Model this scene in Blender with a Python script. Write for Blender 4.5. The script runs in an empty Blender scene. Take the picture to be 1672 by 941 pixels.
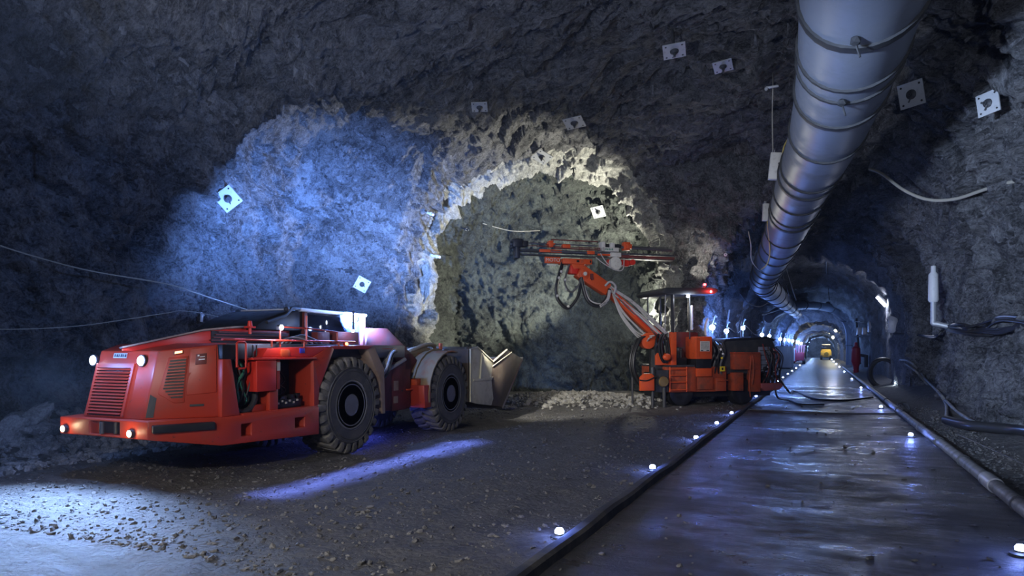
import bpy, bmesh, math, random
import numpy as np
from mathutils import Vector, Matrix, noise, Euler
from mathutils.bvhtree import BVHTree

random.seed(7)
scene = bpy.context.scene
col = scene.collection
V = Vector

# ------------------------------------------------------------------ camera
FOC, CX, HY, CAMH = 1100.0, 836.0, 573.0, 1.84
YAW = math.atan((1342 - 836) / FOC)
cs, sn = math.cos(YAW), math.sin(YAW)
cam_d = bpy.data.cameras.new('camera')
cam = bpy.data.objects.new('camera', cam_d)
col.objects.link(cam)
cam.location = (0, 0, CAMH)
cam.rotation_euler = (math.pi / 2, 0, YAW)
cam_d.sensor_width = 36.0
cam_d.lens = FOC / 1672 * 36
cam_d.shift_y = (HY - 470.5) / 1672
cam_d.clip_end = 500
scene.camera = cam
CAM = V((0, 0, CAMH))


def ray(px, py):
    t = (px - CX) / FOC
    return V((-sn + cs * t, cs + sn * t, (HY - py) / FOC))


def onX(px, py, X):
    r = ray(px, py); return CAM + r * (X / r.x)


def onY(px, py, Y):
    r = ray(px, py); return CAM + r * (Y / r.y)


def onZ(px, py, Z=0.0):
    r = ray(px, py); return CAM + r * ((Z - CAMH) / r.z)


def atd(px, py, d):
    return CAM + ray(px, py) * d


# ------------------------------------------------------------------ materials
MATS = {}


def nt_new(name):
    m = bpy.data.materials.new(name); m.use_nodes = True
    return m, m.node_tree.nodes, m.node_tree.links, m.node_tree.nodes['Principled BSDF']


def mat(name, colr, rough=0.5, metal=0.0, dirt=0.0, dirtcol=(0.09, 0.075, 0.06), scale=3.0, bump=0.0, spec=0.5, wear=0.0):
    if name in MATS: return MATS[name]
    m, N, L, b = nt_new(name)
    b.inputs['Base Color'].default_value = (*colr, 1)
    b.inputs['Roughness'].default_value = rough
    b.inputs['Metallic'].default_value = metal
    b.inputs['Specular IOR Level'].default_value = spec
    if dirt > 0 or bump > 0 or wear > 0:
        tc = N.new('ShaderNodeNewGeometry')
        nz = N.new('ShaderNodeTexNoise'); nz.inputs['Scale'].default_value = scale
        nz.inputs['Detail'].default_value = 8; nz.inputs['Roughness'].default_value = 0.68
        L.new(tc.outputs['Position'], nz.inputs['Vector'])
        rp = N.new('ShaderNodeValToRGB')
        rp.color_ramp.elements[0].position = 0.62 - 0.35 * dirt
        rp.color_ramp.elements[1].position = 0.86 - 0.25 * dirt
        L.new(nz.outputs['Fac'], rp.inputs['Fac'])
        mx = N.new('ShaderNodeMix'); mx.data_type = 'RGBA'
        mx.inputs['A'].default_value = (*colr, 1); mx.inputs['B'].default_value = (*dirtcol, 1)
        L.new(rp.outputs['Color'], mx.inputs['Factor'])
        out = mx.outputs['Result']
        if wear > 0:
            n2 = N.new('ShaderNodeTexNoise'); n2.inputs['Scale'].default_value = scale * 7
            n2.inputs['Detail'].default_value = 6
            L.new(tc.outputs['Position'], n2.inputs['Vector'])
            r2 = N.new('ShaderNodeValToRGB')
            r2.color_ramp.elements[0].position = 0.66; r2.color_ramp.elements[1].position = 0.72
            L.new(n2.outputs['Fac'], r2.inputs['Fac'])
            m2 = N.new('ShaderNodeMix'); m2.data_type = 'RGBA'
            m2.inputs['B'].default_value = (0.03, 0.025, 0.022, 1)
            mm = N.new('ShaderNodeMath'); mm.operation = 'MULTIPLY'; mm.inputs[1].default_value = wear
            L.new(r2.outputs['Color'], mm.inputs[0]); L.new(mm.outputs[0], m2.inputs['Factor'])
            L.new(out, m2.inputs['A']); out = m2.outputs['Result']
        L.new(out, b.inputs['Base Color'])
        rr = N.new('ShaderNodeMapRange'); rr.inputs['To Min'].default_value = rough
        rr.inputs['To Max'].default_value = min(1, rough + 0.35)
        L.new(rp.outputs['Color'], rr.inputs['Value']); L.new(rr.outputs['Result'], b.inputs['Roughness'])
        if bump > 0:
            bp = N.new('ShaderNodeBump'); bp.inputs['Strength'].default_value = bump
            bp.inputs['Distance'].default_value = 0.02
            L.new(nz.outputs['Fac'], bp.inputs['Height']); L.new(bp.outputs['Normal'], b.inputs['Normal'])
    MATS[name] = m
    return m


def emit(name, colr, strength, base=(0.8, 0.8, 0.8)):
    if name in MATS: return MATS[name]
    m, N, L, b = nt_new(name)
    b.inputs['Base Color'].default_value = (*base, 1)
    b.inputs['Emission Color'].default_value = (*colr, 1)
    b.inputs['Emission Strength'].default_value = strength
    MATS[name] = m
    return m


def rock(name, dark, light, rough=(0.5, 0.9), scale=1.0, bump=1.0, spec=0.45, stretch=(1, 1, 1)):
    m, N, L, b = nt_new(name)
    g = N.new('ShaderNodeNewGeometry')
    mp = N.new('ShaderNodeMapping'); mp.inputs['Scale'].default_value = stretch
    mp.inputs['Rotation'].default_value = (0.35, 0.5, 0.2)
    L.new(g.outputs['Position'], mp.inputs['Vector'])

    def nz(s, d, r, dist=0.0, typ='FBM'):
        n = N.new('ShaderNodeTexNoise'); n.noise_type = typ
        n.inputs['Scale'].default_value = s * scale
        n.inputs['Detail'].default_value = d; n.inputs['Roughness'].default_value = r
        n.inputs['Distortion'].default_value = dist
        L.new(mp.outputs['Vector'], n.inputs['Vector']); return n.outputs['Fac']

    def math_(op, a, bb):
        k = N.new('ShaderNodeMath'); k.operation = op
        for i, q in enumerate((a, bb)):
            if isinstance(q, (int, float)): k.inputs[i].default_value = q
            else: L.new(q, k.inputs[i])
        return k.outputs[0]

    def rng(v, a, bb, c=0.0, d=1.0):
        k = N.new('ShaderNodeMapRange'); L.new(v, k.inputs['Value'])
        for nm_, q in zip(('From Min', 'From Max', 'To Min', 'To Max'), (a, bb, c, d)): k.inputs[nm_].default_value = q
        return k.outputs['Result']
    big = nz(0.8, 5, 0.6); mid = nz(3.6, 10, 0.74, 0.8); fine = nz(17.0, 8, 0.75, 0.4)
    rid = nz(2.6, 9, 0.62, 0.5, 'RIDGED_MULTIFRACTAL')
    rid2 = nz(9.0, 6, 0.6, 0.3, 'RIDGED_MULTIFRACTAL')
    ridc = rng(rid, 0.2, 1.7); rid2c = rng(rid2, 0.2, 1.7)
    f = math_('ADD', math_('MULTIPLY', big, 0.25), math_('MULTIPLY', mid, 0.38))
    f = math_('ADD', f, math_('MULTIPLY', fine, 0.37))
    rp = N.new('ShaderNodeValToRGB')
    e = rp.color_ramp.elements
    e[0].position = 0.44; e[0].color = (*dark, 1); e[1].position = 0.57; e[1].color = (*light, 1)
    L.new(f, rp.inputs['Fac'])
    vein = N.new('ShaderNodeMix'); vein.data_type = 'RGBA'; vein.blend_type = 'MULTIPLY'; vein.inputs['Factor'].default_value = 1.0
    L.new(rp.outputs['Color'], vein.inputs['A']); L.new(rng(rid2, 0.95, 1.75, 1.0, 0.22), vein.inputs['B'])
    L.new(vein.outputs['Result'], b.inputs['Base Color'])
    L.new(rng(mid, 0.3, 0.7, rough[0], rough[1]), b.inputs['Roughness'])
    b.inputs['Specular IOR Level'].default_value = spec
    h = math_('ADD', math_('MULTIPLY', mid, 0.9), math_('MULTIPLY', fine, 0.36))
    h = math_('ADD', h, math_('MULTIPLY', ridc, 0.40))
    h = math_('ADD', h, math_('MULTIPLY', rid2c, 0.14))
    bp = N.new('ShaderNodeBump'); bp.inputs['Strength'].default_value = bump; bp.inputs['Distance'].default_value = 0.40
    L.new(h, bp.inputs['Height']); L.new(bp.outputs['Normal'], b.inputs['Normal'])
    MATS[name] = m
    return m


M_shot = rock('shotcrete_rock', (0.055, 0.055, 0.06), (0.40, 0.40, 0.41))
M_ceil = rock('roof_rock', (0.045, 0.044, 0.046), (0.31, 0.305, 0.305), stretch=(0.8, 1.9, 1.3))
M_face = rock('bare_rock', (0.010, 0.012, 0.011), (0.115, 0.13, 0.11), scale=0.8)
M_rim = rock('lit_rim_shotcrete', (0.26, 0.26, 0.235), (0.78, 0.77, 0.70))  # pale shotcrete rim, lightened further in colour to look lamp-lit
M_tun = rock('tunnel_rock', (0.06, 0.065, 0.075), (0.28, 0.29, 0.31), bump=0.9)
M_rubble = rock('broken_rock', (0.13, 0.13, 0.135), (0.40, 0.40, 0.40), bump=0.25, scale=1.6)
M_muck = rock('muck_rock', (0.20, 0.19, 0.16), (0.52, 0.50, 0.44), bump=0.25, scale=1.6)
M_grav = rock('gravel_stone', (0.055, 0.054, 0.052), (0.20, 0.19, 0.18), bump=0.2, scale=3.0)

RED = mat('loader_red', (0.42, 0.038, 0.015), 0.40, dirt=0.25, dirtcol=(0.24, 0.055, 0.03), scale=2.2, wear=0.55)
RED2 = mat('loader_red_bright', (0.62, 0.03, 0.015), 0.4, dirt=0.1, dirtcol=(0.3, 0.05, 0.03), scale=3)
DRED = mat('loader_dark_red', (0.16, 0.025, 0.02), 0.55, dirt=0.5, dirtcol=(0.08, 0.04, 0.03), scale=3)
TAN = mat('dusty_plate', (0.34, 0.25, 0.19), 0.75, dirt=0.4, dirtcol=(0.22, 0.13, 0.09), scale=3, bump=0.2)
FEND = mat('muddy_fender', (0.27, 0.21, 0.125), 0.8, dirt=0.4, dirtcol=(0.36, 0.09, 0.03), scale=2.5, bump=0.5)
BUCK = mat('bucket_tan', (0.66, 0.62, 0.45), 0.6, dirt=0.4, dirtcol=(0.30, 0.25, 0.15), scale=1.8, bump=0.3)
BUCKD = mat('bucket_dark', (0.085, 0.062, 0.045), 0.55, 0.3, dirt=0.4, dirtcol=(0.14, 0.11, 0.08), scale=4, bump=0.3)
BLK = mat('black_paint', (0.012, 0.012, 0.014), 0.45, dirt=0.3, dirtcol=(0.03, 0.03, 0.032), scale=4)
DGR = mat('dark_grey_steel', (0.045, 0.047, 0.052), 0.5, 0.2, dirt=0.4, dirtcol=(0.09, 0.085, 0.08), scale=4)
TYRE = mat('tyre_rubber', (0.05, 0.051, 0.054), 0.65, dirt=0.65, dirtcol=(0.12, 0.115, 0.11), scale=5, bump=0.4)
TREAD = mat('tyre_tread', (0.085, 0.082, 0.076), 0.8, dirt=0.6, dirtcol=(0.27, 0.25, 0.21), scale=5, bump=0.5)
RIM = mat('rim_steel', (0.13, 0.135, 0.145), 0.45, 0.2, dirt=0.5, dirtcol=(0.13, 0.13, 0.13), scale=6)
HOSE = mat('black_hose', (0.016, 0.016, 0.018), 0.45)
WHOSE = mat('pale_hose', (0.48, 0.46, 0.44), 0.6, dirt=0.3, dirtcol=(0.2, 0.19, 0.17), scale=8)
GHOSE = mat('green_hose', (0.05, 0.22, 0.14), 0.5)
ORG = mat('rig_orange', (0.66, 0.085, 0.018), 0.45, dirt=0.25, dirtcol=(0.22, 0.06, 0.03), scale=3.5, wear=0.5)
ORGD = mat('rig_orange_dirty', (0.40, 0.06, 0.018), 0.6, dirt=0.5, dirtcol=(0.12, 0.05, 0.03), scale=3.0, wear=0.7)
STEEL = mat('bare_steel', (0.34, 0.33, 0.33), 0.32, 0.85, dirt=0.3, dirtcol=(0.18, 0.15, 0.13), scale=10)
CREAM = mat('cream_paint', (0.62, 0.60, 0.54), 0.5, dirt=0.25, dirtcol=(0.35, 0.32, 0.27), scale=9)
WHITE = mat('white_paint', (0.75, 0.75, 0.74), 0.45, dirt=0.2, dirtcol=(0.45, 0.44, 0.42), scale=7)
GALV = mat('galvanised_plate', (0.46, 0.47, 0.48), 0.45, 0.25, dirt=0.25, dirtcol=(0.33, 0.33, 0.33), scale=9)
DUCT = mat('duct_steel', (0.17, 0.19, 0.235), 0.48, 0.2, dirt=0.35, dirtcol=(0.17, 0.18, 0.20), scale=1.6, bump=0.15)
STRAP = mat('duct_strap', (0.014, 0.015, 0.017), 0.6, 0.0, dirt=0.3, dirtcol=(0.05, 0.05, 0.05), scale=9)
YEL = mat('yellow_label', (0.75, 0.55, 0.03), 0.5)
YELM = mat('yellow_machine', (0.70, 0.45, 0.06), 0.5, dirt=0.3, dirtcol=(0.35, 0.25, 0.1))
PIPE = mat('grey_pipe', (0.20, 0.20, 0.20), 0.5, dirt=0.45, dirtcol=(0.11, 0.105, 0.10), scale=5, bump=0.2)
CABLE = mat('dusty_cable', (0.09, 0.09, 0.09), 0.6, dirt=0.4, dirtcol=(0.18, 0.17, 0.16), scale=9)
PCABLE = mat('pale_cable', (0.40, 0.37, 0.30), 0.6)
YCABLE = mat('yellow_cable', (0.55, 0.42, 0.10), 0.5)
KERB = mat('kerb_rubber', (0.02, 0.02, 0.021), 0.7, dirt=0.5, dirtcol=(0.13, 0.12, 0.10), scale=2.5, bump=0.5)
GLASS = mat('dark_glass', (0.01, 0.012, 0.02), 0.08)
E_COLD = emit('lamp_cold', (0.75, 0.85, 1.0), 60)
E_WALL = emit('lamp_wall', (0.45, 0.62, 1.0), 22)
E_BLUE = emit('lamp_blue', (0.22, 0.32, 1.0), 30)
E_MARK = emit('lamp_marker', (0.38, 0.50, 1.0), 45)
E_WARM = emit('lamp_warm', (1.0, 0.72, 0.42), 14)
E_ORG = emit('lamp_orange', (1.0, 0.25, 0.06), 6)
E_RED = emit('lamp_red', (1.0, 0.014, 0.014), 34)
E_TUBE = emit('lamp_tube', (0.82, 0.84, 1.0), 25)
E_YEL = emit('lamp_yellow', (1.0, 0.93, 0.62), 25)


# ------------------------------------------------------------------ mesh helper
INV = {}


class MB:
    def __init__(s):
        s.b = bmesh.new(); s.mi = 0

    def _faces(s, n0):
        s.b.faces.ensure_lookup_table()
        for f in s.b.faces[n0:]: f.material_index = s.mi

    def box(s, lo, hi, rot=None):
        n0 = len(s.b.faces)
        lo, hi = V(lo), V(hi); c = (lo + hi) / 2; d = hi - lo
        M = Matrix.Translation(c)
        if rot is not None: M = M @ (rot if isinstance(rot, Matrix) else Euler(rot).to_matrix().to_4x4())
        bmesh.ops.create_cube(s.b, size=1, matrix=M @ Matrix.Diagonal((abs(d.x), abs(d.y), abs(d.z), 1)))
        s._faces(n0); return s

    def prism(s, pts, axis, a, b):
        """2D polygon extruded along axis ('X': pts=(y,z), 'Y': (x,z), 'Z': (x,y))"""
        n0 = len(s.b.faces)

        def mk(p, k):
            return V((k, p[0], p[1])) if axis == 'X' else V((p[0], k, p[1])) if axis == 'Y' else V((p[0], p[1], k))
        A = [s.b.verts.new(mk(p, a)) for p in pts]; B = [s.b.verts.new(mk(p, b)) for p in pts]
        n = len(pts)
        s.b.faces.new(A); s.b.faces.new(B[::-1])
        for i in range(n): s.b.faces.new((A[i], B[i], B[(i + 1) % n], A[(i + 1) % n]))
        s._faces(n0); return s

    def loft(s, rings, caps=True, closed=True):
        n0 = len(s.b.faces)
        R = [[s.b.verts.new(V(p)) for p in r] for r in rings]
        n = len(R[0])
        for i in range(len(R) - 1):
            for j in range(n if closed else n - 1):
                s.b.faces.new((R[i][j], R[i][(j + 1) % n], R[i + 1][(j + 1) % n], R[i + 1][j]))
        if caps: s.b.faces.new(R[0][::-1]); s.b.faces.new(R[-1])
        s._faces(n0); return s

    def tube(s, pts, r, seg=8, smooth_n=0, closed=False):
        pts = [V(p) for p in pts]
        if smooth_n: pts = spline(pts, smooth_n)
        rr = r if isinstance(r, (list, tuple)) else [r] * len(pts)
        if len(rr) != len(pts): rr = [rr[0]] * len(pts)
        rings = []; up = None
        for i, p in enumerate(pts):
            t = (pts[min(i + 1, len(pts) - 1)] - pts[max(i - 1, 0)])
            if closed: t = pts[(i + 1) % len(pts)] - pts[i - 1]
            t.normalize()
            if up is None:
                up = V((0, 0, 1)) if abs(t.z) < 0.9 else V((1, 0, 0))
            x = t.cross(up)
            if x.length < 1e-5: x = t.orthogonal()
            x.normalize(); y = x.cross(t); up = y
            rings.append([p + (x * math.cos(q) + y * math.sin(q)) * rr[i] for q in [2 * math.pi * k / seg for k in range(seg)]])
        if closed: rings.append(rings[0])
        s.loft(rings, caps=not closed); return s

    def cyl(s, p0, p1, r0, r1=None, seg=16):
        r1 = r0 if r1 is None else r1
        p0, p1 = V(p0), V(p1); t = (p1 - p0).normalized()
        x = t.orthogonal().normalized(); y = t.cross(x)
        s.loft([[p + (x * math.cos(q) + y * math.sin(q)) * r for q in [2 * math.pi * k / seg for k in range(seg)]] for p, r in ((p0, r0), (p1, r1))])
        return s

    def lathe(s, prof, org, ax, seg=32):
        """prof: list (radius, height along ax)"""
        org, t = V(org), V(ax).normalized(); x = t.orthogonal().normalized(); y = t.cross(x)
        s.loft([[org + t * h + (x * math.cos(q) + y * math.sin(q)) * max(r, 1e-4) for q in [2 * math.pi * k / seg for k in range(seg)]] for r, h in prof])
        return s

    def sphere(s, c, r, sub=2, scl=(1, 1, 1)):
        n0 = len(s.b.faces)
        bmesh.ops.create_icosphere(s.b, subdivisions=sub, radius=r, matrix=Matrix.Translation(V(c)) @ Matrix.Diagonal((*scl, 1)))
        s._faces(n0); return s

    def build(s, name, mats, parent=None, bevel=0.0, smooth=True, cut=None, local=False, angle=35):
        bmesh.ops.recalc_face_normals(s.b, faces=s.b.faces)
        me = bpy.data.meshes.new(name); s.b.to_mesh(me); s.b.free()
        if not isinstance(mats, (list, tuple)): mats = [mats]
        for m in mats: me.materials.append(m)
        o = bpy.data.objects.new(name, me); col.objects.link(o)
        mods = False
        if cut:
            for lo, hi in cut:
                cb = MB().box(lo, hi); cm = bpy.data.meshes.new('c'); cb.b.to_mesh(cm); cb.b.free()
                co = bpy.data.objects.new('c', cm); col.objects.link(co)
                md = o.modifiers.new('b', 'BOOLEAN'); md.object = co; md.operation = 'DIFFERENCE'; md.solver = 'EXACT'
            mods = True
        if bevel > 0:
            md = o.modifiers.new('v', 'BEVEL'); md.width = bevel; md.segments = 2; md.limit_method = 'ANGLE'; md.angle_limit = math.radians(40)
            mods = True
        if mods:
            bpy.context.view_layer.update()
            dg = bpy.context.evaluated_depsgraph_get()
            nm = bpy.data.meshes.new_from_object(o.evaluated_get(dg))
            cs_ = [md.object for md in o.modifiers if md.type == 'BOOLEAN']
            o.modifiers.clear(); old = o.data; o.data = nm; nm.name = name; bpy.data.meshes.remove(old)
            for c in cs_:
                m_ = c.data; bpy.data.objects.remove(c); bpy.data.meshes.remove(m_)
        if smooth:
            o.data.polygons.foreach_set('use_smooth', [True] * len(o.data.polygons))
            try: o.data.set_sharp_from_angle(angle=math.radians(angle))
            except Exception: pass
        if parent is not None:
            o.parent = parent
            inv = INV.get(parent.name)
            if inv is not None and not local: o.data.transform(inv)
            INV[o.name] = inv
        return o


def spline(pts, n):
    out = []
    P = [pts[0]] + pts + [pts[-1]]
    for i in range(1, len(P) - 2):
        a, b, c, d = P[i - 1], P[i], P[i + 1], P[i + 2]
        for k in range(n):
            t = k / n
            out.append(0.5 * ((2 * b) + (-a + c) * t + (2 * a - 5 * b + 4 * c - d) * t * t + (-a + 3 * b - 3 * c + d) * t ** 3))
    out.append(pts[-1])
    return out


def tag(o, label=None, cat=None, group=None, kind=None):
    if label: o['label'] = label
    if cat: o['category'] = cat
    if group: o['group'] = group
    if kind: o['kind'] = kind
    return o


def empty(name, M=None, label=None, cat=None, group=None):
    o = bpy.data.objects.new(name, None); col.objects.link(o)
    M = M or Matrix()
    o.matrix_world = M
    o.empty_display_size = 0.2
    INV[o.name] = M.inverted()
    tag(o, label, cat, group)
    return o


def T(x, y, z): return Matrix.Translation((x, y, z))


def copy_tree(o, parent=None):
    c = o.copy(); col.objects.link(c)
    if parent is not None: c.parent = parent
    for ch in list(o.children): copy_tree(ch, c)
    return c


def text_mesh(txt, size, M, name, m, parent, depth=0.004):
    cu = bpy.data.curves.new('t', 'FONT'); cu.body = txt; cu.size = size; cu.extrude = depth
    cu.align_x = 'CENTER'; cu.align_y = 'CENTER'
    to = bpy.data.objects.new('t', cu); col.objects.link(to)
    bpy.context.view_layer.update()
    me = bpy.data.meshes.new_from_object(to.evaluated_get(bpy.context.evaluated_depsgraph_get()))
    bpy.data.objects.remove(to); bpy.data.curves.remove(cu)
    me.transform(M); me.materials.clear(); me.materials.append(m)
    o = bpy.data.objects.new(name, me); col.objects.link(o)
    if parent is not None:
        o.parent = parent
        inv = INV.get(parent.name)
        if inv is not None: me.transform(inv)
        INV[o.name] = inv
    return o


def light(kind, loc, energy, colr, radius=0.05, target=None, angle=90, blend=0.5):
    d = bpy.data.lights.new('lamp', kind); d.energy = energy; d.color = colr
    d.shadow_soft_size = radius
    if kind == 'SPOT': d.spot_size = math.radians(angle); d.spot_blend = blend
    o = bpy.data.objects.new('lamp_or_fill', d); col.objects.link(o); o.location = loc  # shared by real lamps and added fill lights
    if target is not None:
        o.rotation_euler = (V(target) - V(loc)).to_track_quat('-Z', 'Y').to_euler()
    return o


# ------------------------------------------------------------------ rock shell
def arch_ring(c, across, hw_l, hw_r, height, zb=-1.2, power=2.6, wall=0.35, n=40):
    """arch cross-section: vertical walls up to wall*height, superellipse above; c = floor centre"""
    c = V(c); a = V(across).normalized(); out = []
    h0 = wall * height
    out.append(c + a * -hw_l + V((0, 0, zb)))
    for k in range(n + 1):
        q = math.pi * (1 - k / n)
        ca, sa = math.cos(q), math.sin(q)
        x = math.copysign(abs(ca) ** (2 / power), ca); z = abs(sa) ** (2 / power)
        out.append(c + a * (x * (hw_l if x < 0 else hw_r)) + V((0, 0, h0 + z * (height - h0))))
    out.append(c + a * hw_r + V((0, 0, zb)))
    return out


sh = MB()
# chamber (runs along +Y)
R = []
for y, xl, xr, h in ((-8, -12, 3.2, 6.8), (0, -13.6, 3.9, 7.6), (6, -14.0, 4.0, 8.3), (10, -13.8, 3.4, 8.7), (16, -13.6, 3.35, 9.2), (19.5, -12.6, 3.5, 9.0), (23.5, -9.6, 3.4, 8.4)):
    cx_ = (xl + xr) / 2
    R.append(arch_ring((cx_, y, 0), (1, 0, 0), cx_ - xl, xr - cx_, h, power=2.5, wall=0.3))
sh.loft(R)
# recess in the left wall
R = []
for x, y0, y1, h in ((-8, 11.5, 18.6, 8.9), (-12, 10.4, 18.9, 8.7), (-13.9, 11.2, 18.3, 7.8), (-14.8, 12.6, 17.2, 5.6)):
    R.append(arch_ring((x, (y0 + y1) / 2, 0), (0, 1, 0), (y1 - y0) / 2, (y1 - y0) / 2, h, power=2.3, wall=0.3))
sh.loft(R)
# cross-cut with the rock face: opening plane oblique
OL, OR_ = V((-12.5, 20.0, 0)), V((-4.95, 25.05, 0))
ac = (OR_ - OL).normalized(); dep = V((-0.42, 0.907, 0)).normalized()
oc = (OL + OR_) / 2; ohw = (OR_ - OL).length / 2
R = []
for t, sc, h in ((-5.5, 1.16, 9.2), (-3.0, 1.16, 9.2), (-0.8, 1.10, 9.05), (0.25, 1.055, 8.95)):
    R.append(arch_ring(oc + dep * t, ac, ohw * sc, ohw * (1 + (sc - 1) * .45), h - .15, power=2.2, wall=0.46))
sh.loft(R)
R = []
for t, sc, h in ((-2, 0.985, 8.5), (0.5, 0.985, 8.5), (3.5, 0.97, 8.3), (6.5, 0.90, 7.4)):
    R.append(arch_ring(oc + dep * t, ac, ohw * sc, ohw * sc, h, power=2.2, wall=0.46))
sh.loft(R)


# main tunnel
def tun(y):
    """left x, right x, height of the tunnel at y"""
    k = min(1, max(0, (y - 60) / 90))
    xl = -4.75 + 0.9 * k; xr = 3.5 - 0.35 * k; h = 7.1 - 1.5 * k
    rib = 0.0
    if y > 30:
        ph = ((y - 30) / 15.0) % 1.0
        rib = 0.60 * max(0, 1 - abs(ph - 0.5) * 6)
    return xl + rib, xr - rib * 0.6, h - rib * 1.1


R = []
for y in (14, 18, 22, 25, 28, 31, 34, 37):
    xl, xr, h = tun(y if y < 30 else 30)
    xl += 1.15 * min(1, max(0, (31.5 - y) / 5))
    cx_ = (xl + xr) / 2
    R.append(arch_ring((cx_, y, 0), (1, 0, 0), cx_ - xl, xr - cx_, h, power=2.4, wall=0.3))
sh.loft(R)
# niche in the right wall
R = []
for x, y0, y1, h in ((2, 25.5, 33, 6.2), (4.1, 25.5, 33, 6.0), (5.0, 26.5, 32, 5.0)):
    R.append(arch_ring((x, (y0 + y1) / 2, 0), (0, 1, 0), (y1 - y0) / 2, (y1 - y0) / 2, h, power=2.6, wall=0.4))
sh.loft(R)
shell = sh.build('shell', M_shot, smooth=False)
md = shell.modifiers.new('r', 'REMESH'); md.mode = 'VOXEL'; md.voxel_size = 0.135
md = shell.modifiers.new('s', 'SMOOTH'); md.iterations = 9; md.factor = 0.5
md = shell.modifiers.new('u', 'SUBSURF'); md.levels = 1; md.render_levels = 1
bpy.context.view_layer.update()
me = bpy.data.meshes.new_from_object(shell.evaluated_get(bpy.context.evaluated_depsgraph_get()))
bpy.data.objects.remove(shell)


def rock_disp(p, amp=1.0):
    w = V((noise.noise(p * 0.5), noise.noise(p * 0.5 + V((9, 0, 0))), noise.noise(p * 0.5 + V((0, 7, 0))))) * 0.7
    q = p + w
    d = 0.42 * noise.noise(q * 0.34)
    d += 0.24 * noise.noise(q * 0.85 + V((3.1, 0, 0)))
    d += 0.12 * (0.5 - abs(noise.noise(q * 1.5 + V((0, 5.5, 0)))) * 2)
    for sc, k in ((1.25, 0.26), (2.9, 0.13)):
        u = (q + V((noise.noise(p * sc * 2.1), noise.noise(p * sc * 2.1 + V((5, 0, 0))), noise.noise(p * sc * 2.1 + V((0, 0, 8))))) * (0.12 / sc)) * sc
        c = noise.voronoi(u)[1][0]
        d += k * (u - c).dot(noise.cell_vector(c * 13.7))
    d += 0.05 * noise.noise(q * 6.5) + 0.035 * (0.4 - abs(noise.noise(q * 9.0 + V((2.2, 0, 0)))) * 2)
    return d * amp


nv = len(me.vertices)
co = np.empty(nv * 3, dtype=np.float32); me.vertices.foreach_get('co', co); co = co.reshape(-1, 3)
no = np.empty(nv * 3, dtype=np.float32); me.vertex_normals.foreach_get('vector', no); no = no.reshape(-1, 3)
for i in range(nv):
    p = co[i]
    if p[2] < -0.6: continue
    k = rock_disp(V(p))
    amp = 0.7 if (p[0] > 1.5 and p[1] > 20) else 1.0
    co[i] = p + no[i] * (k * amp)
me.vertices.foreach_set('co', co.reshape(-1)); me.update()
no = np.empty(nv * 3, dtype=np.float32); me.vertex_normals.foreach_get('vector', no); no = no.reshape(-1, 3)
nf = len(me.polygons)
cen = np.empty(nf * 3, dtype=np.float32); me.polygons.foreach_get('center', cen); cen = cen.reshape(-1, 3)
fv = np.empty(len(me.loops), dtype=np.int32); me.loops.foreach_get('vertex_index', fv); fv = fv.reshape(-1, 4)
# depth inside the cross-cut
dd = (cen[:, 0] - oc.x) * dep.x + (cen[:, 1] - oc.y) * dep.y
nrm_o = V((-ac.y, ac.x, 0))
dn = (cen[:, 0] - oc.x) * nrm_o.x + (cen[:, 1] - oc.y) * nrm_o.y
keep = (cen[:, 2] > -0.7) & ~((cen[:, 1] > 34.6))
cls = np.zeros(nf, dtype=np.int32)
fn = no[fv].mean(axis=1)
ceil = (fn[:, 2] > 0.45) & (cen[:, 2] > 4.0)
left = cen[:, 0] < -8; right = cen[:, 0] > 0.3
cls[:] = 4
cls[right] = 1
cls[left] = 0
cls[cen[:, 1] < -5] = 5
cls[ceil] = 2
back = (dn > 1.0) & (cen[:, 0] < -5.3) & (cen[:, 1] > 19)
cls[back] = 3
cls[~keep] = -1
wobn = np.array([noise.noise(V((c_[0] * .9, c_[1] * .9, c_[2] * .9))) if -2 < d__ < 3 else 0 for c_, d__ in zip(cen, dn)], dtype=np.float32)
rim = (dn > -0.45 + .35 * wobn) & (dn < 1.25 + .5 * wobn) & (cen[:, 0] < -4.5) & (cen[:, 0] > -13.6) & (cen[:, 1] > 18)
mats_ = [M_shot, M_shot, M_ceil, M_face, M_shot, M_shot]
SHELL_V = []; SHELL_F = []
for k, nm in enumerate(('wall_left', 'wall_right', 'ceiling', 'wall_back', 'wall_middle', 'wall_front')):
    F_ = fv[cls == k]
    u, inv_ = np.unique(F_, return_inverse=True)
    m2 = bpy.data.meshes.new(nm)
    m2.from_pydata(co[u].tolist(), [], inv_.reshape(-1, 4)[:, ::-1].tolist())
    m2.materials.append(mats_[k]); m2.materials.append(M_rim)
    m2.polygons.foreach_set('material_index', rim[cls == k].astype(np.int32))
    m2.polygons.foreach_set('use_smooth', [True] * len(m2.polygons))
    m2.normals_split_custom_set_from_vertices((-no[u]).tolist())
    o = bpy.data.objects.new(nm, m2); col.objects.link(o); o['kind'] = 'structure'
bvh_f = fv[cls >= 0]
bvh = BVHTree.FromPolygons([V(p) for p in co.tolist()], bvh_f.tolist())
bpy.data.meshes.remove(me)

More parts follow.
